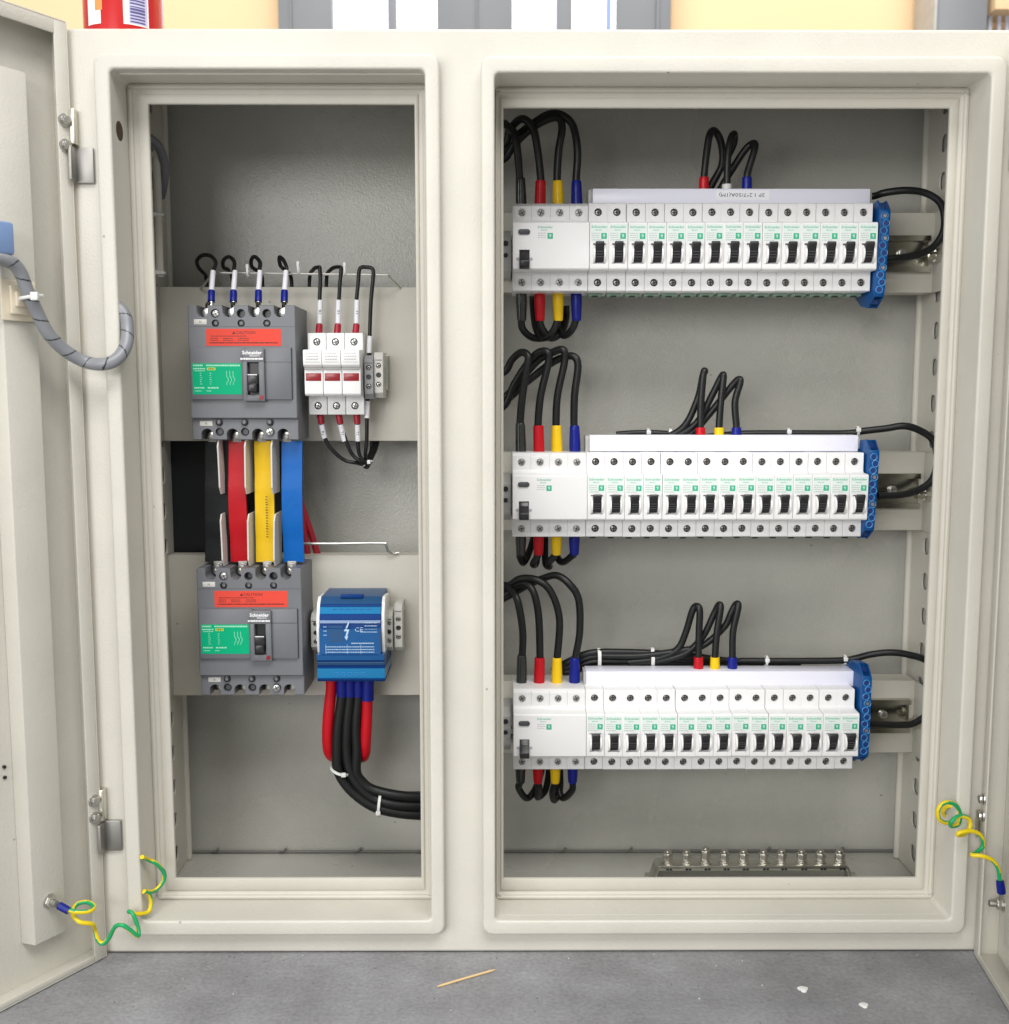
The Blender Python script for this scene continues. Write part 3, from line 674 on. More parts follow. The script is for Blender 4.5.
# ------------------------------------------------------------------ nylon ties
def tie(label, c, ax, ry, rz, w=2.4, knot=(0, -1, .4), m=TIE, group='white nylon cable ties'):
    """loop of nylon strap round a bundle. ax = direction of the bundle, ry/rz = half sizes"""
    b = nb(); ax = Vector(ax).normalized(); yv = Vector((0, 1, 0)); up = ax.cross(yv).normalized(); yv = up.cross(ax).normalized()
    N = 28; R = []
    for k in range(N):
        a = 2*math.pi*k/N; rdir = yv*math.cos(a)*ry+up*math.sin(a)*rz; rn = rdir.normalized(); p = c+rdir
        R.append([bm_v for bm_v in (b.verts.new(p-ax*w/2), b.verts.new(p+ax*w/2), b.verts.new(p+ax*w/2+rn*.9), b.verts.new(p-ax*w/2+rn*.9))])
    for k in range(N):
        for j in range(4): b.faces.new((R[k][j], R[k][(j+1)%4], R[(k+1)%N][(j+1)%4], R[(k+1)%N][j]))
    o = obj('cable_tie', b, m, None); tag(o, label, 'cable tie', group)
    kd = yv*knot[1]*ry+up*knot[2]*rz; kp = c+kd
    b = nb(); t = nb(); bx(t, -w*.9, w*.9, -1.6, 1.6, -2, 2, .4); merge(b, t, Matrix.Translation(kp)); obj('tie_head', b, m, o)
    return o
for px, py, Y, lab in ((648, 434, 148, 'left one of two white ties peeking over the middle strip'), (670, 434, 148, 'white tie over the middle strip, just left of the sleeve group'),
                  (788, 433.5, 147, 'thin tie on the cable behind the middle strip, centre right'), (857, 431.5, 141, 'tie at the right end of the middle strip')):
    tie(lab, P(px, py, Y), (1, 0, 0), 4.4, 4.6)
for px, py, lab in ((599, 658.5, 'left tie round the thick bundle over the bottom strip'), (652, 658, 'right tie round the thick bundle over the bottom strip')):
    tie(lab, P(px, py, 148), (1, 0, 0), 7.5, 10, 3.4, knot=(0, 1, 0))
for px, py, lab in ((766, 661, 'tie on the single cable over the bottom strip, centre right'), (844, 660, 'tie near the blue terminal bar of the bottom row')):
    tie(lab, P(px, py, 146), (1, 0, -.1), 4.5, 4.8)
# ------------------------------------------------------------------ moulded case breakers
def make_mccb(x, zt):
    """x = left edge, zt = top; 101 x 126 mm"""
    t = thing('moulded_case_breaker', '', 'circuit breaker', (x+50, 150, zt-126))
    X = lambda a: x+a
    Z = lambda a: zt-a
    b = nb(); prism(b, [(150, Z(125.5)), (95, Z(125.5)), (95, Z(106)), (91, Z(105)), (91, Z(0)), (150, Z(0))], X(.4), X(100.6), 'x', bev=.6, seg=1)
    cs = []
    for k in range(4):
        c = nb(); cx = X(14+24*k); poly = [(cx-5.2, Z(-3)), (cx-5.2, Z(6))]+[(cx-5.2*math.cos(rad(a)), Z(6+5*math.sin(rad(a)))) for a in range(15, 180, 15)]+[(cx+5.2, Z(6)), (cx+5.2, Z(-3))]
        prism(c, poly, 80, 122, 'y'); cs.append(c)
        c = nb(); poly = [(cx-5.4, Z(129)), (cx-5.4, Z(120))]+[(cx-5.4*math.cos(rad(a)), Z(120-5.2*math.sin(rad(a)))) for a in range(15, 180, 15)]+[(cx+5.4, Z(120)), (cx+5.4, Z(129))]
        prism(c, poly[::-1], 80, 124, 'y'); cs.append(c)
    for k in range(3):
        cx = X(26+24*k)
        for q, rr_ in ((7.6, 4.1), (16.7, 3.5), (109, 3.3), (118, 4.0)):
            c = nb(); cyl(c, (cx, 80, Z(q)), (cx, 101, Z(q)), rr_, n=24); cs.append(c)
    b = cut(b, cs); obj('body', b, GREYP, t, sharp=25)
    for k in range(4):
        cx = X(14+24*k)
        for q0, q1, q in ((10.8, .6, 5.5), (125, 115.6, 121)):
            b = nb(); bx(b, cx-5, cx+5, 112, 121.8, Z(q0), Z(q1)); obj('terminal', b, HOLE, t)
            b = nb(); cyl(b, (cx+.8, 112, Z(q)), (cx+.8, 108, Z(q)), 3.4, n=16, bev=.8); obj('terminal_bolt', b, ZINC, t)
    for k in range(3):
        cx = X(26+24*k)
        for q, rr_, kind in ((7.6, 3.0, 1 if k == 0 else 0), (16.7, 3.3, 2), (109, 3.1, 2), (118, 3.0, 1 if k == 2 else 0)):
            if kind == 2: b = nb(); cyl(b, (cx, 97, Z(q)), (cx, 92.5, Z(q)), rr_, n=20, bev=.5, mi=0); cyl(b, (cx, 93, Z(q)), (cx, 92.3, Z(q)), 1.5, n=6, mi=1); obj('hole_plug', b, [BLK, GREYP], t)
            elif kind == 1: obj('case_screw', screw_bm(cx, 91.6, Z(q), 3.4, ring=False), [STEEL, GREYD], t)
            else: b = nb(); cyl(b, (cx, 100.5, Z(q)), (cx, 98, Z(q)), 3.9, n=20, mi=0); cyl(b, (cx+.5, 98.1, Z(q)), (cx+.5, 96.5, Z(q)), 2.3, n=16, mi=1); obj('screw_well', b, [BLK, GREYD], t)
    b = nb()   # raised centre panel with bezel and ribs
    bx(b, X(2.2), X(53.5), 88, 91.2, Z(87.7), Z(39), .8); bx(b, X(70.5), X(96.5), 88, 91.2, Z(87.7), Z(39), .8)
    bx(b, X(51.7), X(72), 84.5, 91.2, Z(53), Z(40), .9); bx(b, X(51.7), X(56), 84.5, 91.2, Z(89), Z(52.5), .9); bx(b, X(66.5), X(72), 84.5, 91.2, Z(89), Z(52.5), .9); bx(b, X(55), X(67), 84.5, 91.2, Z(89), Z(83), .9)
    obj('centre_panel', b, GREYP, t)
    b = nb(); bx(b, X(71.8), X(96.4), 87.85, 88.1, Z(52.9), Z(52.4)); bx(b, X(96.5), X(97), 90.9, 91.1, Z(88), Z(39)); bx(b, X(1), X(100), 90.9, 91.1, Z(20), Z(19.6)); obj('moulded_groove', b, GREYD, t)
    b = nb(); bx(b, X(56), X(66.6), 90.3, 91.2, Z(83.2), Z(52.8), mi=0); bx(b, X(56.6), X(66), 82, 90, Z(73.5), Z(64), .8, mi=0); bx(b, X(57.2), X(65.4), 80, 90, Z(80.5), Z(72.5), 1.4, mi=0)
    bx(b, X(57), X(65.6), 81.85, 82.1, Z(64.9), Z(64.1), mi=1); obj('toggle', b, [BLK, WINK], t)
    b = nb(); cyl(b, (X(68.8), 84.6, Z(85.6)), (X(68.8), 83.9, Z(85.6)), 2, n=16); obj('trip_button', b, REDW, t)
    b = nb(); bx(b, X(17), X(87), 90.75, 91.0, Z(37.6), Z(21.8), mi=0)
    textbm(b, 'CAUTION', X(54), 90.7, Z(25.3), 2.7, 18, bold=.006, mi=1); prism(b, [(X(41.5), Z(26.7)), (X(44.5), Z(26.7)), (X(43), Z(23.8))], 90.68, 90.74, 'y', mi=1)
    print_lines(b, X(21), X(55), Z(28.5), .7, 90.68, mi=1)
    for k in range(2): 
        for xa, xb in ((21, 28), (33, 42), (47, 57)): print_lines(b, X(xa), X(xb), Z(30.6+k*1.8), .7, 90.68, mi=1)
    print_lines(b, X(20), X(84), Z(34.7), 1.1, 90.68, mi=1, gap=.4); obj('caution_label', b, [RLAB, DRINK], t)
    b = nb(); bx(b, X(4), X(50), 87.75, 88.02, Z(82.7), Z(53.8), mi=0)
    for xa, xb, q, h in ((5, 14, 55.8, 1.5), (17, 48.5, 55.8, 1.5), (5, 16, 58.8, 1.2), (6, 16, 60.8, .7), (5.5, 15, 76.6, 1.3), (18, 28, 76.6, 1.3), (6, 12, 79.5, .7), (17, 21, 79.5, .7)): print_lines(b, X(xa), X(xb), Z(q), h, 87.68, mi=1, gap=.35)
    for k in range(6): print_lines(b, X(11), X(13), Z(63+2*k), .6, 87.68, mi=1); print_lines(b, X(20), X(22), Z(63+2*k), .5, 87.68, mi=1)
    bx(b, X(17.8), X(25.6), 87.7, 87.76, Z(60.2), Z(57.8), mi=2); print_lines(b, X(19), X(25), Z(59), 1, 87.66, mi=3)
    for k in range(3):
        xx = X(36+3*k); bx(b, xx-.2, xx+.2, 87.66, 87.72, Z(66), Z(61), mi=1); tube(b, [(xx, 87.7, Z(66)), (xx+1.6, 87.7, Z(69)), (xx, 87.7, Z(72))], .3, n=4, sub=2, mi=1); bx(b, xx-.2, xx+.2, 87.66, 87.72, Z(74), Z(72), mi=1)
    obj('rating_label', b, [GLAB, mat('pale_green_ink', (.35, .72, .52), .5), mat('lime_ink', (.50, .62, .06), .5), DRINK], t)
    b = nb(); textbm(b, 'Schneider', X(61), 84.4, Z(44), 3.1, 18.5, bold=.03); textbm(b, 'Electric', X(63.5), 84.4, Z(46.8), 1.6, 9, bold=.01); print_lines(b, X(50), X(71), Z(49.8), 1.6, 84.4, gap=.35); obj('brand_print', b, WINK, t)
    for xa, q in ((6, 13), (7.5, 107.6)):
        y = 90.8 if q < 50 else 94.8
        b = nb(); bx(b, X(xa), X(xa+12), y-.1, y+.3, Z(q+4.8), Z(q), .2, mi=0); textbm(b, 'N', X(xa+6), y-.16, Z(q+2.4), 2.2, 1.8, mi=1); obj('neutral_tag', b, [BARR, INK], t)
    return t
m1 = make_mccb(-291.6, 86.4); m1['label'] = 'upper grey moulded breaker with red caution and green rating labels'; m1['group'] = 'grey moulded case breakers'
m2 = copy_tree(m1, (.4, 0, -248.3), label='lower grey moulded breaker, on the lower plate beside the blue block')
# ------------------------------------------------------------------ busbars between them
ZT, ZB = P(250, 441, 112).z, P(250, 564, 112).z
XM = -291.6
BARS = [('black', BBBLK, 205, 228, 205, 229, 441, 562), ('red', BBRED, 228.5, 244.5, 231, 250, 441, 562), ('yellow', BBYEL, 254, 273, 256, 275, 441, 562), ('blue', BBBLU, 281.5, 302, 284, 304, 441, 562)]
for i, (cn, cm, a0, a1, c0, c1, yt, yb) in enumerate(BARS):
    p0, p1, q0, q1 = P(a0, yt, 112), P(a1, yt, 112), P(c0, yb, 112), P(c1, yb, 112)
    N = 14; b = nb(); R = []
    for k in range(N+1):
        t_ = k/N; l = p0.lerp(q0, t_); r_ = p1.lerp(q1, t_); dy = -3.5*math.sin(math.pi*t_)*(1 if i % 2 else -.4)+(-1.5 if .3 < t_ < .75 else 0)
        R.append([b.verts.new((l.x, 112+dy, l.z)), b.verts.new((r_.x, 112+dy, r_.z)), b.verts.new((r_.x, 115.5+dy, r_.z)), b.verts.new((l.x, 115.5+dy, l.z))])
    for k in range(N):
        for j in range(4): b.faces.new((R[k][j], R[k][(j+1)%4], R[k+1][(j+1)%4], R[k+1][j]))
    b.faces.new(R[0]); b.faces.new(R[-1])
    o = obj('busbar', b, cm, None); tag(o, f'flat {cn} sleeved busbar linking the two grey moulded breakers', 'busbar', 'flat busbars between the moulded breakers')
    cx0 = XM+14+24*i
    for xx, zz, s_ in ((cx0, p0.z, 1), (cx0+2.2, q0.z, -1)):
        b = nb(); bx(b, xx-4.3, xx+4.3, 111.5, 114.5, min(zz-s_*1.0, zz+s_*7), max(zz-s_*1.0, zz+s_*7), .3); cyl(b, (xx+.6, 111.6, zz+s_*4), (xx+.6, 109.5, zz+s_*4), 3.9, n=20, bev=.3); cyl(b, (xx+.6, 109.6, zz+s_*4), (xx+.6, 106.5, zz+s_*4), 2.7, n=6, bev=.4); obj('bolted_end', b, GALV, o)
    if cn == 'yellow':
        b = nb(); q = P(266, 520, 107); 
        for k in range(16): bx(b, q.x+random.uniform(-.2, .2), q.x+1.9, 106.9, 107.1, q.z+22-k*2.6, q.z+23.4-k*2.6-random.uniform(0, .5))
        obj('size_print', b, mat('brown_ink', (.12, .06, .01), .6), o)
# barrier boards
def barrier(label, x, zt, zb_, bend=0):
    b = nb(); N = 8; A = []
    for k in range(N+1):
        t_ = k/N; z = zt+(zb_-zt)*t_; dx = bend*math.sin(t_*1.5); ch = 0 if 0 < k < N else 5
        A.append([b.verts.new((x+dx+s_, y, z)) for s_, y in ((-.7, 95+ch), (.7, 95+ch), (.7, 128), (-.7, 128))])
    for k in range(N):
        for j in range(4): b.faces.new((A[k][j], A[k][(j+1)%4], A[k+1][(j+1)%4], A[k+1][j]))
    b.faces.new(A[0]); b.faces.new(A[-1]); o = obj('phase_barrier', b, BARR, None); tag(o, label, 'barrier', 'pale barrier boards between the busbars')
zt_, zmu, zml, zbb = P(250, 441, 100).z+2, P(250, 494, 100).z, P(250, 514, 100).z, P(250, 566, 100).z
for i, nm in enumerate(('left of the red busbar', 'between the red and yellow busbars', 'between the yellow and blue busbars')):
    px = (221, 248, 274)[i]
    barrier(f'pale upper barrier board {nm}', P(px+1.5, 460, 112).x, zt_, zmu, (1, -.6, -.4)[i]); barrier(f'pale lower barrier board {nm}', P(px+4.5, 540, 112).x, zml, zbb, (1, -.5, -1.2)[i])
b = nb(); x0, x1 = P(172, 450, 176).x-14, P(300, 450, 176).x; bx(b, x0, x1, 176, 178, -163, -38, .5)  # flat near-black sheet filling the gap behind the busbars
o = obj('dark_sheet', b, DSHEET, None); tag(o, 'flat dark sheet behind the four coloured busbars', 'sheet')
b = nb(); tube(b, [P(296, 470, 165), P(300, 500, 165), P(310, 530, 165), P(320, 562, 168)], 3.5); tube(b, [P(298, 500, 160), P(303, 525, 160), P(309, 562, 165)], 3.2)
o = obj('red_cable', b, DRED, None); tag(o, 'dark red cable pair slanting behind the blue busbar', 'cable')
# ------------------------------------------------------------------ thin control wires at the upper breaker
W4 = [(211.5, [(213, 270), (215.5, 263), (211, 256.5), (203, 255.5), (197.5, 260), (198, 267), (202, 271)]),
      (233.5, [(234.5, 270), (234.5, 262), (229, 257), (223.5, 261), (224, 267), (228, 270)]),
      (258.5, [(259.5, 270), (260, 262), (255, 256), (251, 260), (252.5, 267), (258, 271)]),
      (284.5, [(286, 266), (283.5, 259), (279.5, 257.5), (279.5, 264), (282, 268), (287, 272)])]
for k, (px, L) in enumerate(W4):
    x = XM+14+24*k+1
    pts = [Vector((x, 106, 80)), Vector((x+1, 103, 88)), P(px, 303, 106), P(px, 297, 110), P(px+.6, 284, 114), P(px+1.5, 272, 118)]
    n = len(L); pts += [P(a, c, 120+ i*5.5) for i, (a, c) in enumerate(L)]; pts += [P(L[-1][0]+4, 277, 166), P(L[-1][0]+5, 296, 168)]
    nm = ['leftmost', 'second', 'third', 'rightmost'][k]
    o = cable('control_wire', f'{nm} thin black wire curling up from the top of the upper grey breaker', pts, 1.9, group='thin wires above the upper moulded breaker', n=10)
    sleeve(o, 'blue_lug_sleeve', P(px-.2, 302, 106), P(px, 291, 111), 3.4, 3.2, BLU)
    s_ = sleeve(o, 'marker_sleeve', P(px+.1, 290.5, 111), P(px+1.6, 271, 118), 2.5, 2.4, IDS)
    q = P(px+.6, 281, 112); b = nb(); textbm(b, 'N', q.x, q.y+.4, q.z, 1.5, 2.6, rot=90); obj('marking', b, INK, s_)
    b = nb(); cyl(b, P(px-.3, 309, 104), P(px-.2, 302, 106), 2.4, n=12); cyl(b, (x, 103.2, 80.5), (x, 102, 80.5), 4.3, n=18, bev=.5); obj('lug', b, STEEL, o)
for px, py, lab in ((248, 271, 'small tie on the wire bracket above the upper grey breaker'), (298.5, 268, 'upright tie tail on the wire bracket between breaker and fuses'), (345, 269, 'tie on the wire bracket above the fuse holders')):
    p = P(px, py, 128); o = tie(lab, p, (1, 0, 0), 3, 5, 1.6, knot=(0, -.6, .8))
# ------------------------------------------------------------------ fuse holders
def fuse(x, zt):
    W = 17.6; t = thing('fuse_holder', '', 'fuse holder', (x+W/2, 150, zt-78))
    ys = 116
    pr = [(150, zt-78), (ys, zt-78), (ys, zt-61), (97, zt-60), (95, zt-58), (95, zt-34), (91, zt-33), (89, zt-31), (88, zt-19), (90, zt-17), (ys, zt-16), (ys, zt), (150, zt)]
    b = nb(); prism(b, pr, x+.15, x+W-.15, 'x', bev=.6); cs = []
    for q in (8.5, 69.5):
        c = nb(); cyl(c, (x+W/2, ys-3, zt-q), (x+W/2, ys+2, zt-q), 3.6, n=20); cs.append(c)
    b = cut(b, cs); obj('body', b, WHITE2, t, sharp=25)
    for q in (8.5, 69.5): obj('terminal_screw', screw_bm(x+W/2, ys, zt-q, 2.7, rot=random.uniform(0, 1.5)), [STEEL, HOLE], t)
    b = nb(); bx(b, x+1.3, x+W-1.6, 94.6, 95.2, zt-46, zt-38.8, .15, mi=0); print_lines(b, x+6.5, x+10.5, zt-42.3, .6, 94.5, mi=1); obj('indicator_window', b, [REDW, DRINK], t)
    b = nb(); bx(b, x+.7, x+W-.9, 94.4, 95.1, zt-36, zt-34.4, .15); obj('handle_lip', b, PALE, t)
    b = nb()
    for k in range(4): print_lines(b, x+3-(k == 3), x+W-3+(k == 3), zt-20.5-k*2.7, .7, 88.1 if k < 3 else 88.6)
    obj('rating_print', b, GINK, t)
    return t
fx = -184.4; f1 = fuse(fx, 62.4)
for k, nm in enumerate(('left', 'middle', 'right')):
    o = f1 if k == 0 else copy_tree(f1, (17.8*k, 0, 0)); o['label'] = f'{nm} one of the three white fuse holders with red windows'; o['group'] = 'white fuse holders'
def tblock(name, label, x0, x1, z0, z1, yf, m, cat='terminal block', group=None, two=True):
    t = thing(name, label, cat, ((x0+x1)/2, 150, z0), group)
    b = nb(); prism(b, [(150, z0), (yf+6, z0), (yf, z0+5), (yf, z1-5), (yf+6, z1), (150, z1)], x0, x1, 'x', bev=.5)
    zc = (z0+z1)/2
    cs = []
    for q in (zc+9, zc, zc-9):
        c = nb(); cyl(c, ((x0+x1)/2, yf-2, q), ((x0+x1)/2, yf+3, q), 2.6, n=16); cs.append(c)
    b = cut(b, cs); obj('body', b, m, t, sharp=25)
    for q in (zc+9, zc-9): obj('terminal_screw', screw_bm((x0+x1)/2, yf+.6, q, 2.2, ring=True), [STEEL, HOLE], t)
    b = nb(); cyl(b, ((x0+x1)/2, yf+3.1, zc), ((x0+x1)/2, yf+2, zc), 2.5, n=12); bx(b, x0+1, x1-1, yf-.1, yf+.1, z1-8, z1-7.3); obj('test_socket', b, BLK, t)
TB = mat('mid_grey_plastic', (.30, .30, .31), .45)
bz0, bz1 = P(368, 399, 112).z, P(368, 355, 112).z
tblock('terminal_block', 'grey terminal block right of the fuse holders', P(364.3, 370, 112).x, P(373, 370, 112).x, bz0, bz1, 112, TB)
tblock('end_block', 'pale beige end block beside the grey terminal block, upper plate', P(374, 370, 118).x, P(383, 370, 118).x, P(378, 398, 118).z, P(378, 352, 118).z, 118, BARR, 'end block')
b = nb(); bx(b, fx-2, -110, 141, 149.9, 8, 42, .6); o = obj('rail_piece', b, DINM, cab)
# fuse wires
FW = [(319.5, [(320, 280), (320.5, 270), (319, 267.5), (315, 268), (313, 270)]), (338, [(340.5, 283), (341.5, 272), (340.5, 267.5), (335, 267), (330, 270)]), (356.5, [(358, 283), (358.5, 272), (361, 267.5), (366, 267), (371.5, 268), (373, 275), (371.5, 300), (369.5, 330)])]
for k, (px, L) in enumerate(FW):
    x = fx+17.8*k+8.8; nm = ('left', 'middle', 'right')[k]
    pts = [Vector((x, 128, 55)), Vector((x, 128, 64)), P(px, 322, 128), P(px+.6, 300, 128)]+[P(a, c, 128+(i > 2 and k < 2)*(i-2)*8) for i, (a, c) in enumerate(L)]
    if k < 2: pts += [P(L[-1][0]-3, 275, 166), P(L[-1][0]-4, 296, 169)]
    if k == 2: pts += [P(369.5, 352, 128), Vector((P(368.5, 360, 128).x, 130, bz1-4))]
    o = cable('fuse_wire', f'thin black wire rising from the {nm} white fuse holder' + (', bending to the grey terminal' if k == 2 else ''), pts, 1.9, group='thin wires above the fuse holders', n=10)
    sleeve(o, 'red_sleeve', (x, 128, 62), P(px, 324, 128), 3.3, 3.1, DRED); s_ = sleeve(o, 'marker_sleeve', P(px, 323.5, 128), P(px+.6, 300, 128), 2.6, 2.5, IDS)
    q = P(px+.4, 312, 125); b = nb(); textbm(b, ('R1', 'S1', 'T1')[k], q.x, q.y+.2, q.z, 2.2, 3.4, rot=90); obj('marking', b, INK, s_)
    if k == 2: sleeve(o, 'marker_sleeve', P(369, 353, 128), P(369.8, 336, 128), 2.6, 2.5, IDS)
LWW = [(321.5, [(326, 440), (333, 451), (345, 460), (358, 463)]), (340.5, [(347, 444), (353, 455), (362, 463)]), (357.5, [(358, 444), (360, 455), (365, 463)])]
for k, (px, L) in enumerate(LWW):
    x = fx+17.8*k+8.8; nm = ('left', 'middle', 'right')[k]; e1 = ((324.5, 440), (344.5, 443), (358, 443))[k]
    pts = [Vector((x, 128, -10)), Vector((x, 128, -18)), P(px, 424, 128)]+[P(a, c, 130+i*2) for i, (a, c) in enumerate(L)]+[P(368, 464, 150), P(371, 452, 165), P(372, 440, 168)]
    o = cable('fuse_wire', f'thin black wire hanging from the bottom of the {nm} white fuse holder', pts, 1.9, group='thin wires under the fuse holders', n=10)
    sleeve(o, 'red_sleeve', (x, 128, -15), P(px, 424, 128), 3.3, 3.1, DRED); s_ = sleeve(o, 'marker_sleeve', P(px, 424.5, 128), P(e1[0], e1[1]-2, 130), 2.7, 2.5, IDS)
    q = P((px+e1[0])/2, 433, 126); b = nb(); textbm(b, ('R1', 'S1', 'T1')[k], q.x, q.y+.2, q.z, 2.2, 3.4, rot=90); obj('marking', b, INK, s_)
o = cable('terminal_wire', 'thin black wire hanging from the grey terminal block', [Vector((P(367.5, 398, 126).x, 126, bz0+4)), P(367.5, 404, 126), P(367, 420, 126), P(366.5, 440, 128), P(365.5, 455, 132), P(368, 464, 150), P(372, 452, 165), P(373, 440, 168)], 1.9, n=10)
s_ = sleeve(o, 'marker_sleeve', P(367.5, 401, 126), P(367, 418, 126), 2.6, 2.5, IDS)
cable('trunk_wire', 'thicker black wires gathered behind the tie below the grey terminal', [P(366, 466, 136), P(370, 458, 150), P(375, 446, 162), P(377, 436, 166)], 3.6)
tie('small white tie gathering the wires below the fuse holders', P(368, 464, 140), (-.6, .3, 1), 5, 5, 1.8, knot=(0, -1, -.5))
# ------------------------------------------------------------------ distribution block
xl, xr = P(317, 620, 92).x, P(384, 620, 92).x
zt, zb = P(350, 598, 95).z, P(350, 680, 95).z
t = thing('distribution_block', 'blue covered power distribution block with white side walls', 'distribution block', ((xl+xr)/2, 150, zb))
H = zt-zb
Zp = lambda f: zt-f*H
side = [(150, Zp(.66)), (94, Zp(.66)), (90, Zp(.4)), (92, Zp(.2)), (97, Zp(.06)), (104, Zp(-.0)), (130, Zp(.02)), (150, Zp(.1))]
b = nb(); prism(b, side, xl-.5, xl+2.6, 'x', bev=.5); obj('side_wall', b, WHITE2, t); b = nb(); prism(b, side, xr-2.6, xr+.6, 'x', bev=.5); obj('side_wall', b, WHITE2, t)
b = nb()
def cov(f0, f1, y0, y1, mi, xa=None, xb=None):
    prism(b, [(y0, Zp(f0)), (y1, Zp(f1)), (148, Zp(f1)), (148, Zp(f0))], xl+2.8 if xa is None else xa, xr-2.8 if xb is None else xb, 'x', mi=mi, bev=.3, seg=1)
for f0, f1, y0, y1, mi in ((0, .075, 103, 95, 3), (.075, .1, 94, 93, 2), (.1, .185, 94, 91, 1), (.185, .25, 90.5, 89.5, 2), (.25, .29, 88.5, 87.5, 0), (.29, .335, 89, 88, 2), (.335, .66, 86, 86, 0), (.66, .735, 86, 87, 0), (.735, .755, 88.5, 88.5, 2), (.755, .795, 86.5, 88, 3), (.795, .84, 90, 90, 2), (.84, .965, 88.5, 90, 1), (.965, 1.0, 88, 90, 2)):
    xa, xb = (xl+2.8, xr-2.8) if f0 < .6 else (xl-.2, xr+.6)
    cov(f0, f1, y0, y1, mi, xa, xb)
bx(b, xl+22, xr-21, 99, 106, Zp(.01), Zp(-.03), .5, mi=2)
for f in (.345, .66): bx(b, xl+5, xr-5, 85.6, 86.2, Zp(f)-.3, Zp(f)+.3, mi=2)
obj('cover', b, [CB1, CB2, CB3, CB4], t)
b = nb()
for k in range(6):
    x = xl+17+k*6.6
    tube(b, [(x+2.2*math.cos(a*math.pi/6), 92.4, Zp(.145)+2*math.sin(a*math.pi/6)) for a in range(13)], .35, n=5, smooth=False)
    if k < 5: tube(b, [(x+1+2.4*math.cos(a*math.pi/6), 89.1, Zp(.91)+2*math.sin(a*math.pi/6)) for a in range(13)], .35, n=5, smooth=False)
obj('port_marks', b, TBLUL, t)
b = nb(); mx = P(347, 630, 86).x; mz = P(347, 630, 86).z
prism(b, [(mx+1.6, mz+8), (mx-3, mz-1.2), (mx-.2, mz-1.2), (mx-1.8, mz-7), (mx-2.9, mz-6.4), (mx-.4, mz-10), (mx+1.2, mz-5.6), (mx, mz-6.4), (mx+2.2, mz+.6), (mx-.2, mz+.6), (mx+2.8, mz+8)], 85.8, 85.95, 'y')
textbm(b, 'CE', mx+11.5, 85.9, mz+.5, 4, 8)
for k in range(4): print_lines(b, mx+17+(k == 3)*-4, xr-6, mz+7-k*3, .8, 85.9)
print_lines(b, mx+4, xr-9, mz-13, 1, 85.9)
for k in range(3): print_lines(b, xl+9, xr-9, mz-16.5-k*2.6, .8, 85.9)
for xx in (xl+9, mx, mx+13): bx(b, xx-.15, xx+.15, 85.9, 85.95, mz-23.5, mz-14)
for k in range(3): print_lines(b, xl+7, xl+10, mz+3-k*4, .7, 85.9)
obj('printed_marks', b, mat('pale_blue_ink', (.45, .60, .75), .5), t)
b = nb(); bx(b, xl+12, mx-4, 85.85, 85.98, mz-12, mz+4); obj('grey_patch', b, CB4, t)
tblock('end_clamp', 'pale end clamp left of the blue distribution block', P(311, 640, 120).x, P(317, 640, 120).x+4, P(314, 652, 120).z, P(314, 614, 120).z, 120, BARR, 'end clamp', 'end clamps on the lower plate')
tblock('end_clamp', 'pale end clamp touching the right side of the blue distribution block', P(385.5, 640, 118).x, P(392.5, 640, 118).x, P(390, 652, 118).z, P(390, 612, 118).z, 118, BARR, 'end clamp', 'end clamps on the lower plate')
tblock('end_clamp', 'pale end clamp at the far right end of the short lower rail', P(394.5, 640, 122).x, P(402.5, 640, 122).x, P(398, 652, 122).z, P(398, 604, 122).z, 122, BARR, 'end clamp', 'end clamps on the lower plate')
b = nb(); bx(b, xl-8, P(405, 640, 145).x, 141, 149.9, P(398, 641, 141).z, P(398, 611, 141).z, .6); obj('rail_piece', b, DINM, cab)
# cables under the block
def bcable(label, pts, r, m=PVC, slv=None, name='outgoing_cable', group='cables leaving the blue block'):
    o = cable(name, label, pts, r, m, group=group, n=16)
    if slv: sleeve(o, 'sleeve', slv[0], slv[1], slv[2], slv[2], slv[3])
    return o
bcable('red cable hanging at the left of the bundle under the blue block', [P(331, 672, 118), P(331, 690, 118), P(328.5, 715, 118), P(327, 738, 120), P(330, 753, 126), P(337, 760, 136), P(343, 772, 146), P(350, 790, 154)], 5.6, RED)
XS = [(342, 338, 341), (350, 347, 352), (358.5, 356, 358)]
for k, (x0, x1, x2) in enumerate(XS):
    yb = 803+k*3.5
    bcable(('left', 'middle', 'right')[k]+' black cable with blue sleeve under the blue block', [P(x0, 672, 116+k), P(x0, 695, 116+k), P(x1, 725, 116+k), P(x1-1+k, 752, 117+k), P(x2-2, 772, 118+k), P(x2+10-3*k, 790-4*k, 118+k), P(372, 806-8*k, 118+k), P(395, 813-9*k, 120), P(420, 815-9*k, 124), P(450, 815-9*k, 135)], 5.0, PVC, (P(x0, 676, 116+k), P(x0, 696, 116+k), 5.5, BLU))
for k in range(3):
    bcable(('rear', 'deepest', 'innermost')[k]+' black cable bending right in the bundle below the blue block', [P(345+k*5, 680, 130), P(342+k*5, 720, 130), P(341+k*5, 755, 130), P(347+k*4, 778-k*2, 132), P(362, 797-4*k, 132), P(385, 803-4*k, 132+k), P(410, 806-5*k, 134), P(450, 806-5*k, 140)], 4.8, PVC)
bcable('red cable with blue sleeve hanging at the right of the bundle', [P(368, 672, 118), P(367.5, 690, 118), P(367, 715, 118), P(366, 738, 119), P(365, 752, 124), P(362, 757, 134), P(355, 752, 144), P(352, 735, 148)], 5.5, RED, (P(368.2, 676, 118), P(367.5, 700, 118), 6.3, BLU))
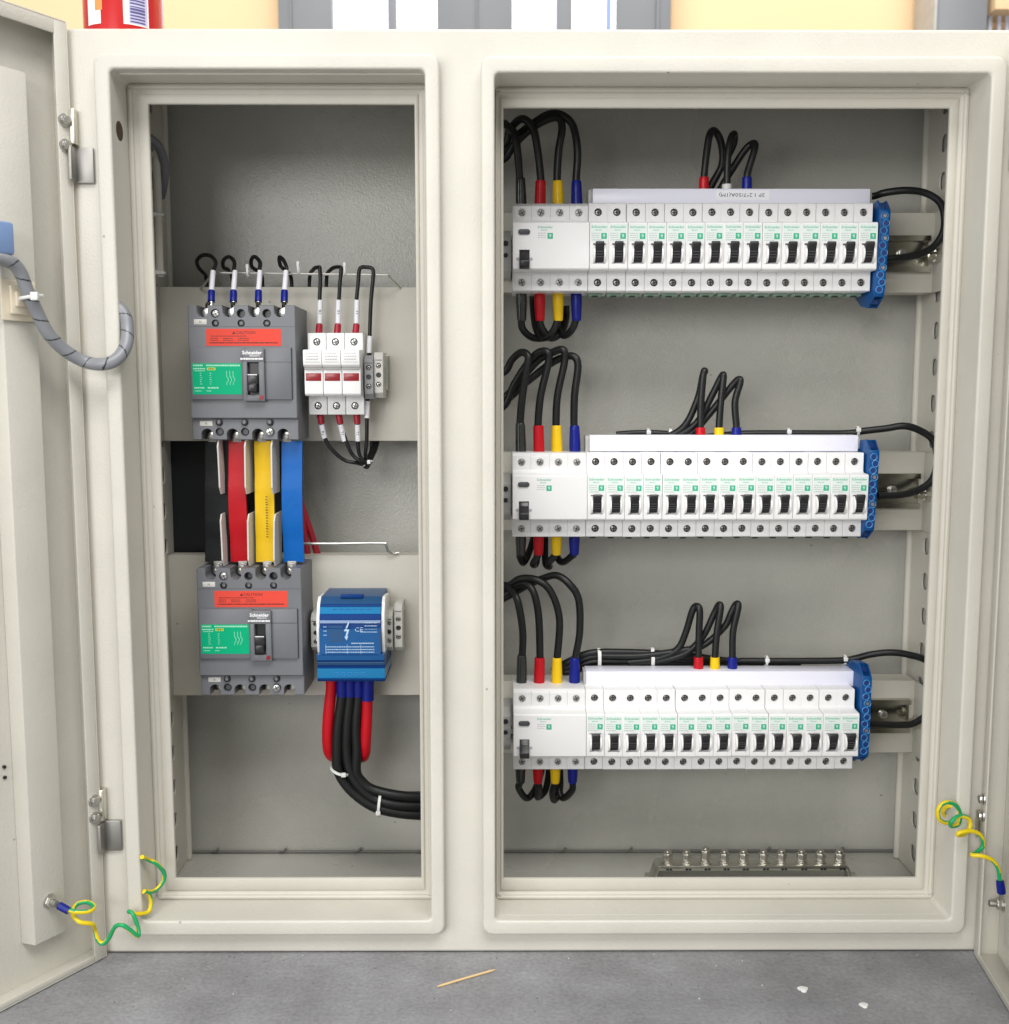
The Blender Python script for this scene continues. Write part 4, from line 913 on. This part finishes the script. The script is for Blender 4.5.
def tie2(label, c, ax, ry, rz, w): return tie(label, c, ax, ry, rz, w, knot=(0, -.9, -.45))
tie2('white tie with a blob head round the black bundle under the blue block', P(341, 769, 123), (.35, 0, 1), 14, 10.5, 2.6)
tie2('white tie on the black bundle where it runs right', P(380, 803, 124), (1, 0, -.1), 13, 13, 2.6)
# ------------------------------------------------------------------ earth bar with bolts
t = thing('earth_bar', 'metal earth bar on the cabinet floor carrying ten bolts', 'earth bar', (P(750, 864, 130).x, 150, CZ0+2))
eb0, eb1 = P(656, 866, 130).x, P(849, 866, 130).x; ez = P(750, 866, 130).z+1
b = nb(); prism(b, [(eb0-9, CZ0+2.2), (eb0-9, CZ0+5.5), (eb0-4, CZ0+5.5), (eb0, ez-3), (eb0+3, ez), (eb1-3, ez), (eb1, ez-3), (eb1+4, CZ0+5.5), (eb1+12, CZ0+5.5), (eb1+12, CZ0+2.2), (eb1+1.5, CZ0+2.2), (eb1-3, ez-5), (eb0+3, ez-5), (eb0-1.5, CZ0+2.2)], 128, 148, 'y', bev=.6); obj('bar', b, NICK, t)
for k, px in enumerate((668, 687, 706, 725, 744, 764, 782, 802, 821, 840)):
    x = P(px, 858, 137).x; y = 138; hh = 3 if k == 2 else 0
    b = nb(); cyl(b, (x, y, ez+.1), (x, y, ez+1.6), 6.6, n=20, bev=.3); cyl(b, (x, y, ez+1.6), (x, y, ez+3), 5.6, n=20, bev=.3); cyl(b, (x, y, ez+3), (x, y, ez+9.5+hh), 5.2, n=6, bev=.8); cyl(b, (x, y, ez+9.5+hh), (x, y, ez+12.5+hh), 3.4, n=16, bev=.8)
    obj('bolt', b, NICK, t)
    b = nb(); bx(b, x-3, x-.4, 127.5, 127.95, ez-4.5, ez-2.6); bx(b, x+.4, x+3, 127.5, 127.95, ez-4.5, ez-2.6); obj('stamped_mark', b, HOLE, t)
# ------------------------------------------------------------------ earth wires (striped green / yellow)
def earth_wire(label, pts, phase=0, tw=.09):
    b = nb()
    def mf(i, k, n):
        a = (k/n+i*tw/6+phase) % 1
        return 0 if a < .6 else 1
    tube(b, pts, 1.9, n=14, sub=8, mifn=mf); o = obj('earth_wire', b, [EYEL, EGRN], None, sharp=60); tag(o, label, 'earth wire', 'striped earth wires to the doors'); return o
Lp = [(68, 910, -48), (78, 912, -47), (90, 911, -42), (94, 906, -34), (86, 902, -30), (76, 905, -32), (73, 914, -40), (80, 922, -44), (92, 924, -38), (95, 930, -30), (98, 940, -30), (103, 943.5, -30), (109, 938, -30), (115, 927, -32), (122, 925, -34), (130, 930, -32), (138, 936, -28), (138, 928, -24), (133, 914, -22), (129, 911.5, -19), (137, 914, -17), (148, 912, -8), (151, 903, -4), (149, 894, -6), (144, 891.5, -12), (154, 891, 2), (163, 882, 8), (164, 873, 8), (157, 864, 2), (149, 860, -2), (142, 857, -13)]
o = earth_wire('curly green and yellow earth wire joining the left door to the cabinet', [P(a, c, y) for a, c, y in Lp], .1, .05)
d_ = Vector((-math.sin(A1), -math.cos(A1), 0)); n_ = Vector((math.cos(A1), -math.sin(A1), 0))
lug = onplane(ML, -6, 49.5, 901)
sleeve(o, 'blue_lug', P(59, 905.5, -46), P(69, 911, -48), 3.4, 3.2, BLU)
b = nb(); tube(b, [P(52, 902, -42), P(60, 906, -46)], lambda t: 3.2-1.2*t, n=10, smooth=False); obj('ring_lug', b, STEEL, o)
def stud(label, c, n, L0=6, back=12):
    t = thing('earth_stud', label, 'stud', c, 'earth studs on the doors')
    b = nb(); cyl(b, c-n*back, c+n*L0, 2.9, n=14, bev=.4); obj('threaded_pin', b, GALV, t)
    b = nb(); cyl(b, c-n*1.5, c-n*.2, 7.2, n=22, bev=.3); cyl(b, c-n*.1, c+n*1.2, 6.4, n=22, bev=.4); obj('washer', b, STEEL, t)
    b = nb(); cyl(b, c+n*1.2, c+n*5, 5.2, n=6, bev=.8); obj('nut', b, NICK, t)
stud('steel earth stud with nut low on the left door', lug, n_, 10, 2)
Rp = [(1000, 880, -30), (998, 868, -30), (992, 860, -30), (982, 856, -30), (972, 855, -26), (977, 852, -20), (983, 846, -18), (981, 836, -20), (972, 831, -22), (960, 832.5, -24), (958, 835, -22), (964, 834, -18), (970, 827, -16), (969, 819, -16), (960, 816, -18), (952, 821, -20), (951, 826, -16), (958, 824, -12), (960, 814, -10), (955, 804.5, -12), (945, 802.5, -14), (938.5, 809, -14), (939, 819, -12), (947, 823, -8), (955, 819, -4), (956, 809, -2), (948, 806, 2), (943, 812, 8), (947, 817, 16), (951, 811, 26)]
o = earth_wire('curly green and yellow earth wire joining the right door to the cabinet', [P(a, c, y) for a, c, y in Rp], .45, .07)
sleeve(o, 'blue_lug', P(1001.5, 893, -30), P(1000, 881, -30), 3.6, 3.2, BLU)
b = nb(); tube(b, [P(1001.5, 900, -28), P(1001.5, 892, -30)], 2, n=10, smooth=False); obj('ring_lug', b, STEEL, o)
n2 = Vector((-math.cos(A2), math.sin(A2), 0)); stud('steel earth stud with nut low on the right door', onplane(MR, -19.5, 1002, 904), n2, 11, 1)
# ------------------------------------------------------------------ spiral wrapped door cable
pts = [onplane(ML, 14, -30, 258), onplane(ML, 12, -8, 258), onplane(ML, 12, 10, 262), onplane(ML, 11, 20, 272), onplane(ML, 10, 27, 290), onplane(ML, 10, 35, 308), onplane(ML, 11, 48, 333), onplane(ML, 13, 66, 351), P(86, 362, -24), P(105, 364, -26), P(118, 358, -22), P(126, 345, -14), P(127.5, 331, -8), P(126, 318, -5), P(120.5, 309, -4), P(112, 303, -3)]
CP = onplane(ML, 12, 31, 298)
b = nb(); S = smooth_path(pts, 30)
acc = [0]
for i in range(1, len(S)): acc.append(acc[-1]+(S[i]-S[i-1]).length)
N = 520; L = acc[-1]; Q = []; j = 0
for k in range(N):
    d = L*k/(N-1)
    while j < len(acc)-2 and acc[j+1] < d: j += 1
    Q.append(S[j].lerp(S[j+1], (d-acc[j])/max(1e-6, acc[j+1]-acc[j])))
def mf(i, k, n):
    ph = (i*L/(N-1)/17.0+k/n) % 1
    return 1 if ph < .07 else 0
tube(b, Q, 5.3, n=24, smooth=False, mifn=mf); o = obj('spiral_wrapped_cable', b, [SPIR, BLK], None, sharp=70); tag(o, 'grey spiral wrapped cable crossing from the left door into the cabinet', 'cable')
t = thing('cable_mount', 'cream adhesive cable mount with white tie on the left door', 'cable mount', P(18, 300, -50))
R_ = Matrix(((d_.x, n_.x, 0, 0), (d_.y, n_.y, 0, 0), (0, 0, 1, 0), (0, 0, 0, 1)))
c_ = onplane(ML, -5.8, 17, 301)
MM = Matrix.Translation(c_) @ R_
b = nb(); bx(b, -15, 15, 0, 3, -16, 16, 1); bx(b, -9, 9, 3, 6.5, -11, 12, 1.5); bx(b, -6, 6, 6.5, 9, -5, 7, 1); obj('base', b, CREAM, t, M=MM)
b = nb(); p = CP; tube(b, [p+Vector((-8, 6, -2)), p+Vector((-7, -4, -1)), p+Vector((0, -7, 0)), p+Vector((6, -5, 1)), p+Vector((8, 3, 2))], 1.5, n=8)
obj('tie', b, TIE, t); b = nb(); bx(b, p.x+3, p.x+9, p.y-9, p.y-5, p.z-2.5, p.z+4, .8); obj('tie_head', b, TIE, t)
b = nb(); bx(b, -14, 24, -12, 8, -12, 13, 2.5); MM2 = Matrix.Translation(onplane(ML, 8, -8, 238)) @ R_
t = thing('blue_connector', 'pale blue plastic connector at the left edge over the grey cable', 'connector', P(-16, 238, -50)); obj('shell', b, BLUEC, t, M=MM2)
b = nb(); bx(b, -15, 6, -8, 6, -19, -14, 1); obj('cable_collar', b, GREYD, t, M=MM2)
# small hose at the left upright
b = nb(); tube(b, [P(143, 134, 84), P(151, 139, 92), P(158, 146, 104), P(163, 157, 116), P(164.5, 170, 124), P(163.5, 184, 132), P(161, 196, 150)], 4.2, n=16); o = obj('grey_hose', b, GREYP, None); tag(o, 'short grey hose curving behind the upper left upright', 'hose')
# extra wires down the left upright with ties
b = nb(); tube(b, [P(156, 158, 118), P(157.5, 190, 118), P(158.5, 230, 118), P(160, 277, 118)], 3.8, n=12); o = obj('white_wire_duct', b, PLATE, None); tag(o, 'pale tube running down beside the upper left upright', 'tube')
tie('tie round the pale tube at the upper left', P(158, 215, 118), (0, 0, 1), 4.6, 4.6, 2); tie('tie at the lower end of the pale tube, upper left', P(160, 273, 118), (0, 0, 1), 4.6, 4.6, 2.4)
# ------------------------------------------------------------------ red can on top
pc = P(124, 24, 60); cx, cy, R0 = pc.x, 60, 33.5
t = thing('red_can', 'red spray can with painted white highlight and white barcode label standing on the cabinet top', 'can', (cx, cy, CZ1))
b = nb(); Hc = 150; prof = [(0, 29), (1, 32), (3, R0), (Hc-12, R0), (Hc-6, R0-3), (Hc, 20), (Hc+6, 12)]
n = 48; RR = [[b.verts.new((cx+q*math.cos(2*math.pi*k/n), cy+q*math.sin(2*math.pi*k/n), CZ1+h+.3)) for k in range(n)] for h, q in prof]
for i in range(len(RR)-1):
    for k in range(n): b.faces.new((RR[i][k], RR[i][(k+1)%n], RR[i+1][(k+1)%n], RR[i+1][k]))
b.faces.new(RR[0]); b.faces.new(RR[-1]); obj('body', b, CANR, t)
def patch(name, x0, x1, h0, h1, m, off=.15):
    b = nb(); N = 8; top = []; bot = []
    a0 = math.asin(max(-1, min(1, (x0-cx)/R0))); a1 = math.asin(max(-1, min(1, (x1-cx)/R0)))
    for k in range(N+1):
        a = a0+(a1-a0)*k/N; X = cx+(R0+off)*math.sin(a); Y = cy-(R0+off)*math.cos(a); bot.append(b.verts.new((X, Y, CZ1+h0))); top.append(b.verts.new((X, Y, CZ1+h1)))
    for k in range(N): b.faces.new((bot[k], bot[k+1], top[k+1], top[k]))
    return b
S_ = 69/74*1.0
px2 = lambda px: P(px, 15, 40).x
obj('painted_highlight', patch('w', px2(91), px2(106), 13, 120, CANW), CANW, t)  # white patch paints a large highlight onto the red lacquer
obj('orange_label', patch('o', px2(100), px2(108), 24, 100, CANO, .3), CANO, t)
obj('barcode_field', patch('b', px2(128), px2(148), 13, 60, CANW), CANW, t)
obj('lilac_field', patch('b', px2(133), px2(147), 14, 58, CANL, .22), CANL, t)
b = nb()
for k in range(17):
    x = 15+k*2.5; tb = patch('c', px2(134), px2(145.5), x, x+random.choice((.9, 1.3, 1.8)), CANB, .35); merge(b, tb)
obj('barcode', b, CANB, t)
# ------------------------------------------------------------------ bits on the floor
def onfloor(px, py):
    a = P(px, py, -100); b_ = P(px, py, -50); t_ = (FZ-a.z)/(b_.z-a.z); return a.lerp(b_, t_)
a, c = onfloor(437, 988), onfloor(495, 971); b = nb(); tube(b, [a+Vector((0, 0, 1.2)), a.lerp(c, .5)+Vector((0, 0, 1.4)), c+Vector((0, 0, 1.2))], lambda t: 1.0 if .08 < t < .92 else .45, n=8)
o = obj('toothpick', b, WOOD, None); tag(o, 'thin pale wooden stick lying on the grey floor', 'stick')
for px, py, w_, lab in ((803, 990, 4, 'white fleck on the floor nearer the cabinet'), (864, 1006, 3.4, 'white fleck on the floor nearer the right corner')):
    p = onfloor(px, py); b = nb(); pts = [(p.x+w_*math.cos(a)*(1+.3*math.sin(3*a)), p.y+w_*1.1*math.sin(a)) for a in [k*math.pi/7 for k in range(14)]]
    prism(b, pts, FZ+.05, FZ+1.2, 'z', bev=.2); o = obj('paint_fleck', b, FLECK, None); tag(o, lab, 'fleck', 'white flecks on the floor')
b = nb()
for k in range(260):
    x = random.uniform(-420, 520); y = -random.random()**1.6*260-3; q = random.uniform(.2, .6); a = random.uniform(0, 3)
    p = [(x+q*math.cos(a+j*1.57+random.uniform(-.3, .3))*random.uniform(.6, 1.3), y+q*math.sin(a+j*1.57)) for j in range(4)]
    prism(b, p, FZ+.02, FZ+random.uniform(.2, .7), 'z', mi=0 if random.random() < .08 else 1)
g = obj('floor_grit', b, [FLECK, mat('dark_grit', (.12, .115, .11), .8)], None); tag(g, kind='stuff')
# ------------------------------------------------------------------ light
wd = bpy.data.worlds.new('World'); SC.world = wd; wd.use_nodes = True
bg = wd.node_tree.nodes['Background']; bg.inputs[0].default_value = (.95, .97, 1, 1); bg.inputs[1].default_value = .38
def area(name, loc, target, sx, sy, power, col=(1, 1, 1)):
    l = bpy.data.lights.new(name, 'AREA'); l.shape = 'RECTANGLE'; l.size = sx; l.size_y = sy; l.energy = power; l.color = col
    o = bpy.data.objects.new(name, l); COL.objects.link(o); o.location = loc
    o.rotation_euler = (Vector(target)-Vector(loc)).to_track_quat('-Z', 'Y').to_euler(); return o
area('window_light', (-.85, -2.7, .66), (-.1, 0, 0), 1.0, .8, 20, (1, .99, .98))
area('left_fill_light', (-2.3, -2.5, .15), (0, 0, -.15), 1.9, 1.9, 44, (1, .99, .97))  # broad fill lamp added at the left beside the key window
area('ceiling_light', (.5, -2.2, 2.9), (.1, 0, -.25), 3.0, 1.5, 108, (1, .98, .95))
area('room_light', (.2, .6, 2.1), (.1, 1.4, .9), 2.2, .6, 28, (1, .95, .88))
# ------------------------------------------------------------------ camera
cam = bpy.data.cameras.new('camera'); co = bpy.data.objects.new('camera', cam); COL.objects.link(co)
cam.sensor_fit = 'HORIZONTAL'; cam.sensor_width = 36; cam.lens = 36*F/1009; cam.clip_start = .01; cam.clip_end = 50; cam.dof.use_dof = True; cam.dof.focus_distance = .97; cam.dof.aperture_fstop = 9
co.location = (0, CY*.001, 0); co.rotation_euler = (math.pi/2-TH, 0, -YAW)
SC.camera = co
SC.render.engine = 'CYCLES'; SC.render.resolution_x = 1009; SC.render.resolution_y = 1024
SC.view_settings.view_transform = 'Standard'; SC.view_settings.look = 'None'; SC.view_settings.exposure = .25; SC.view_settings.gamma = 1
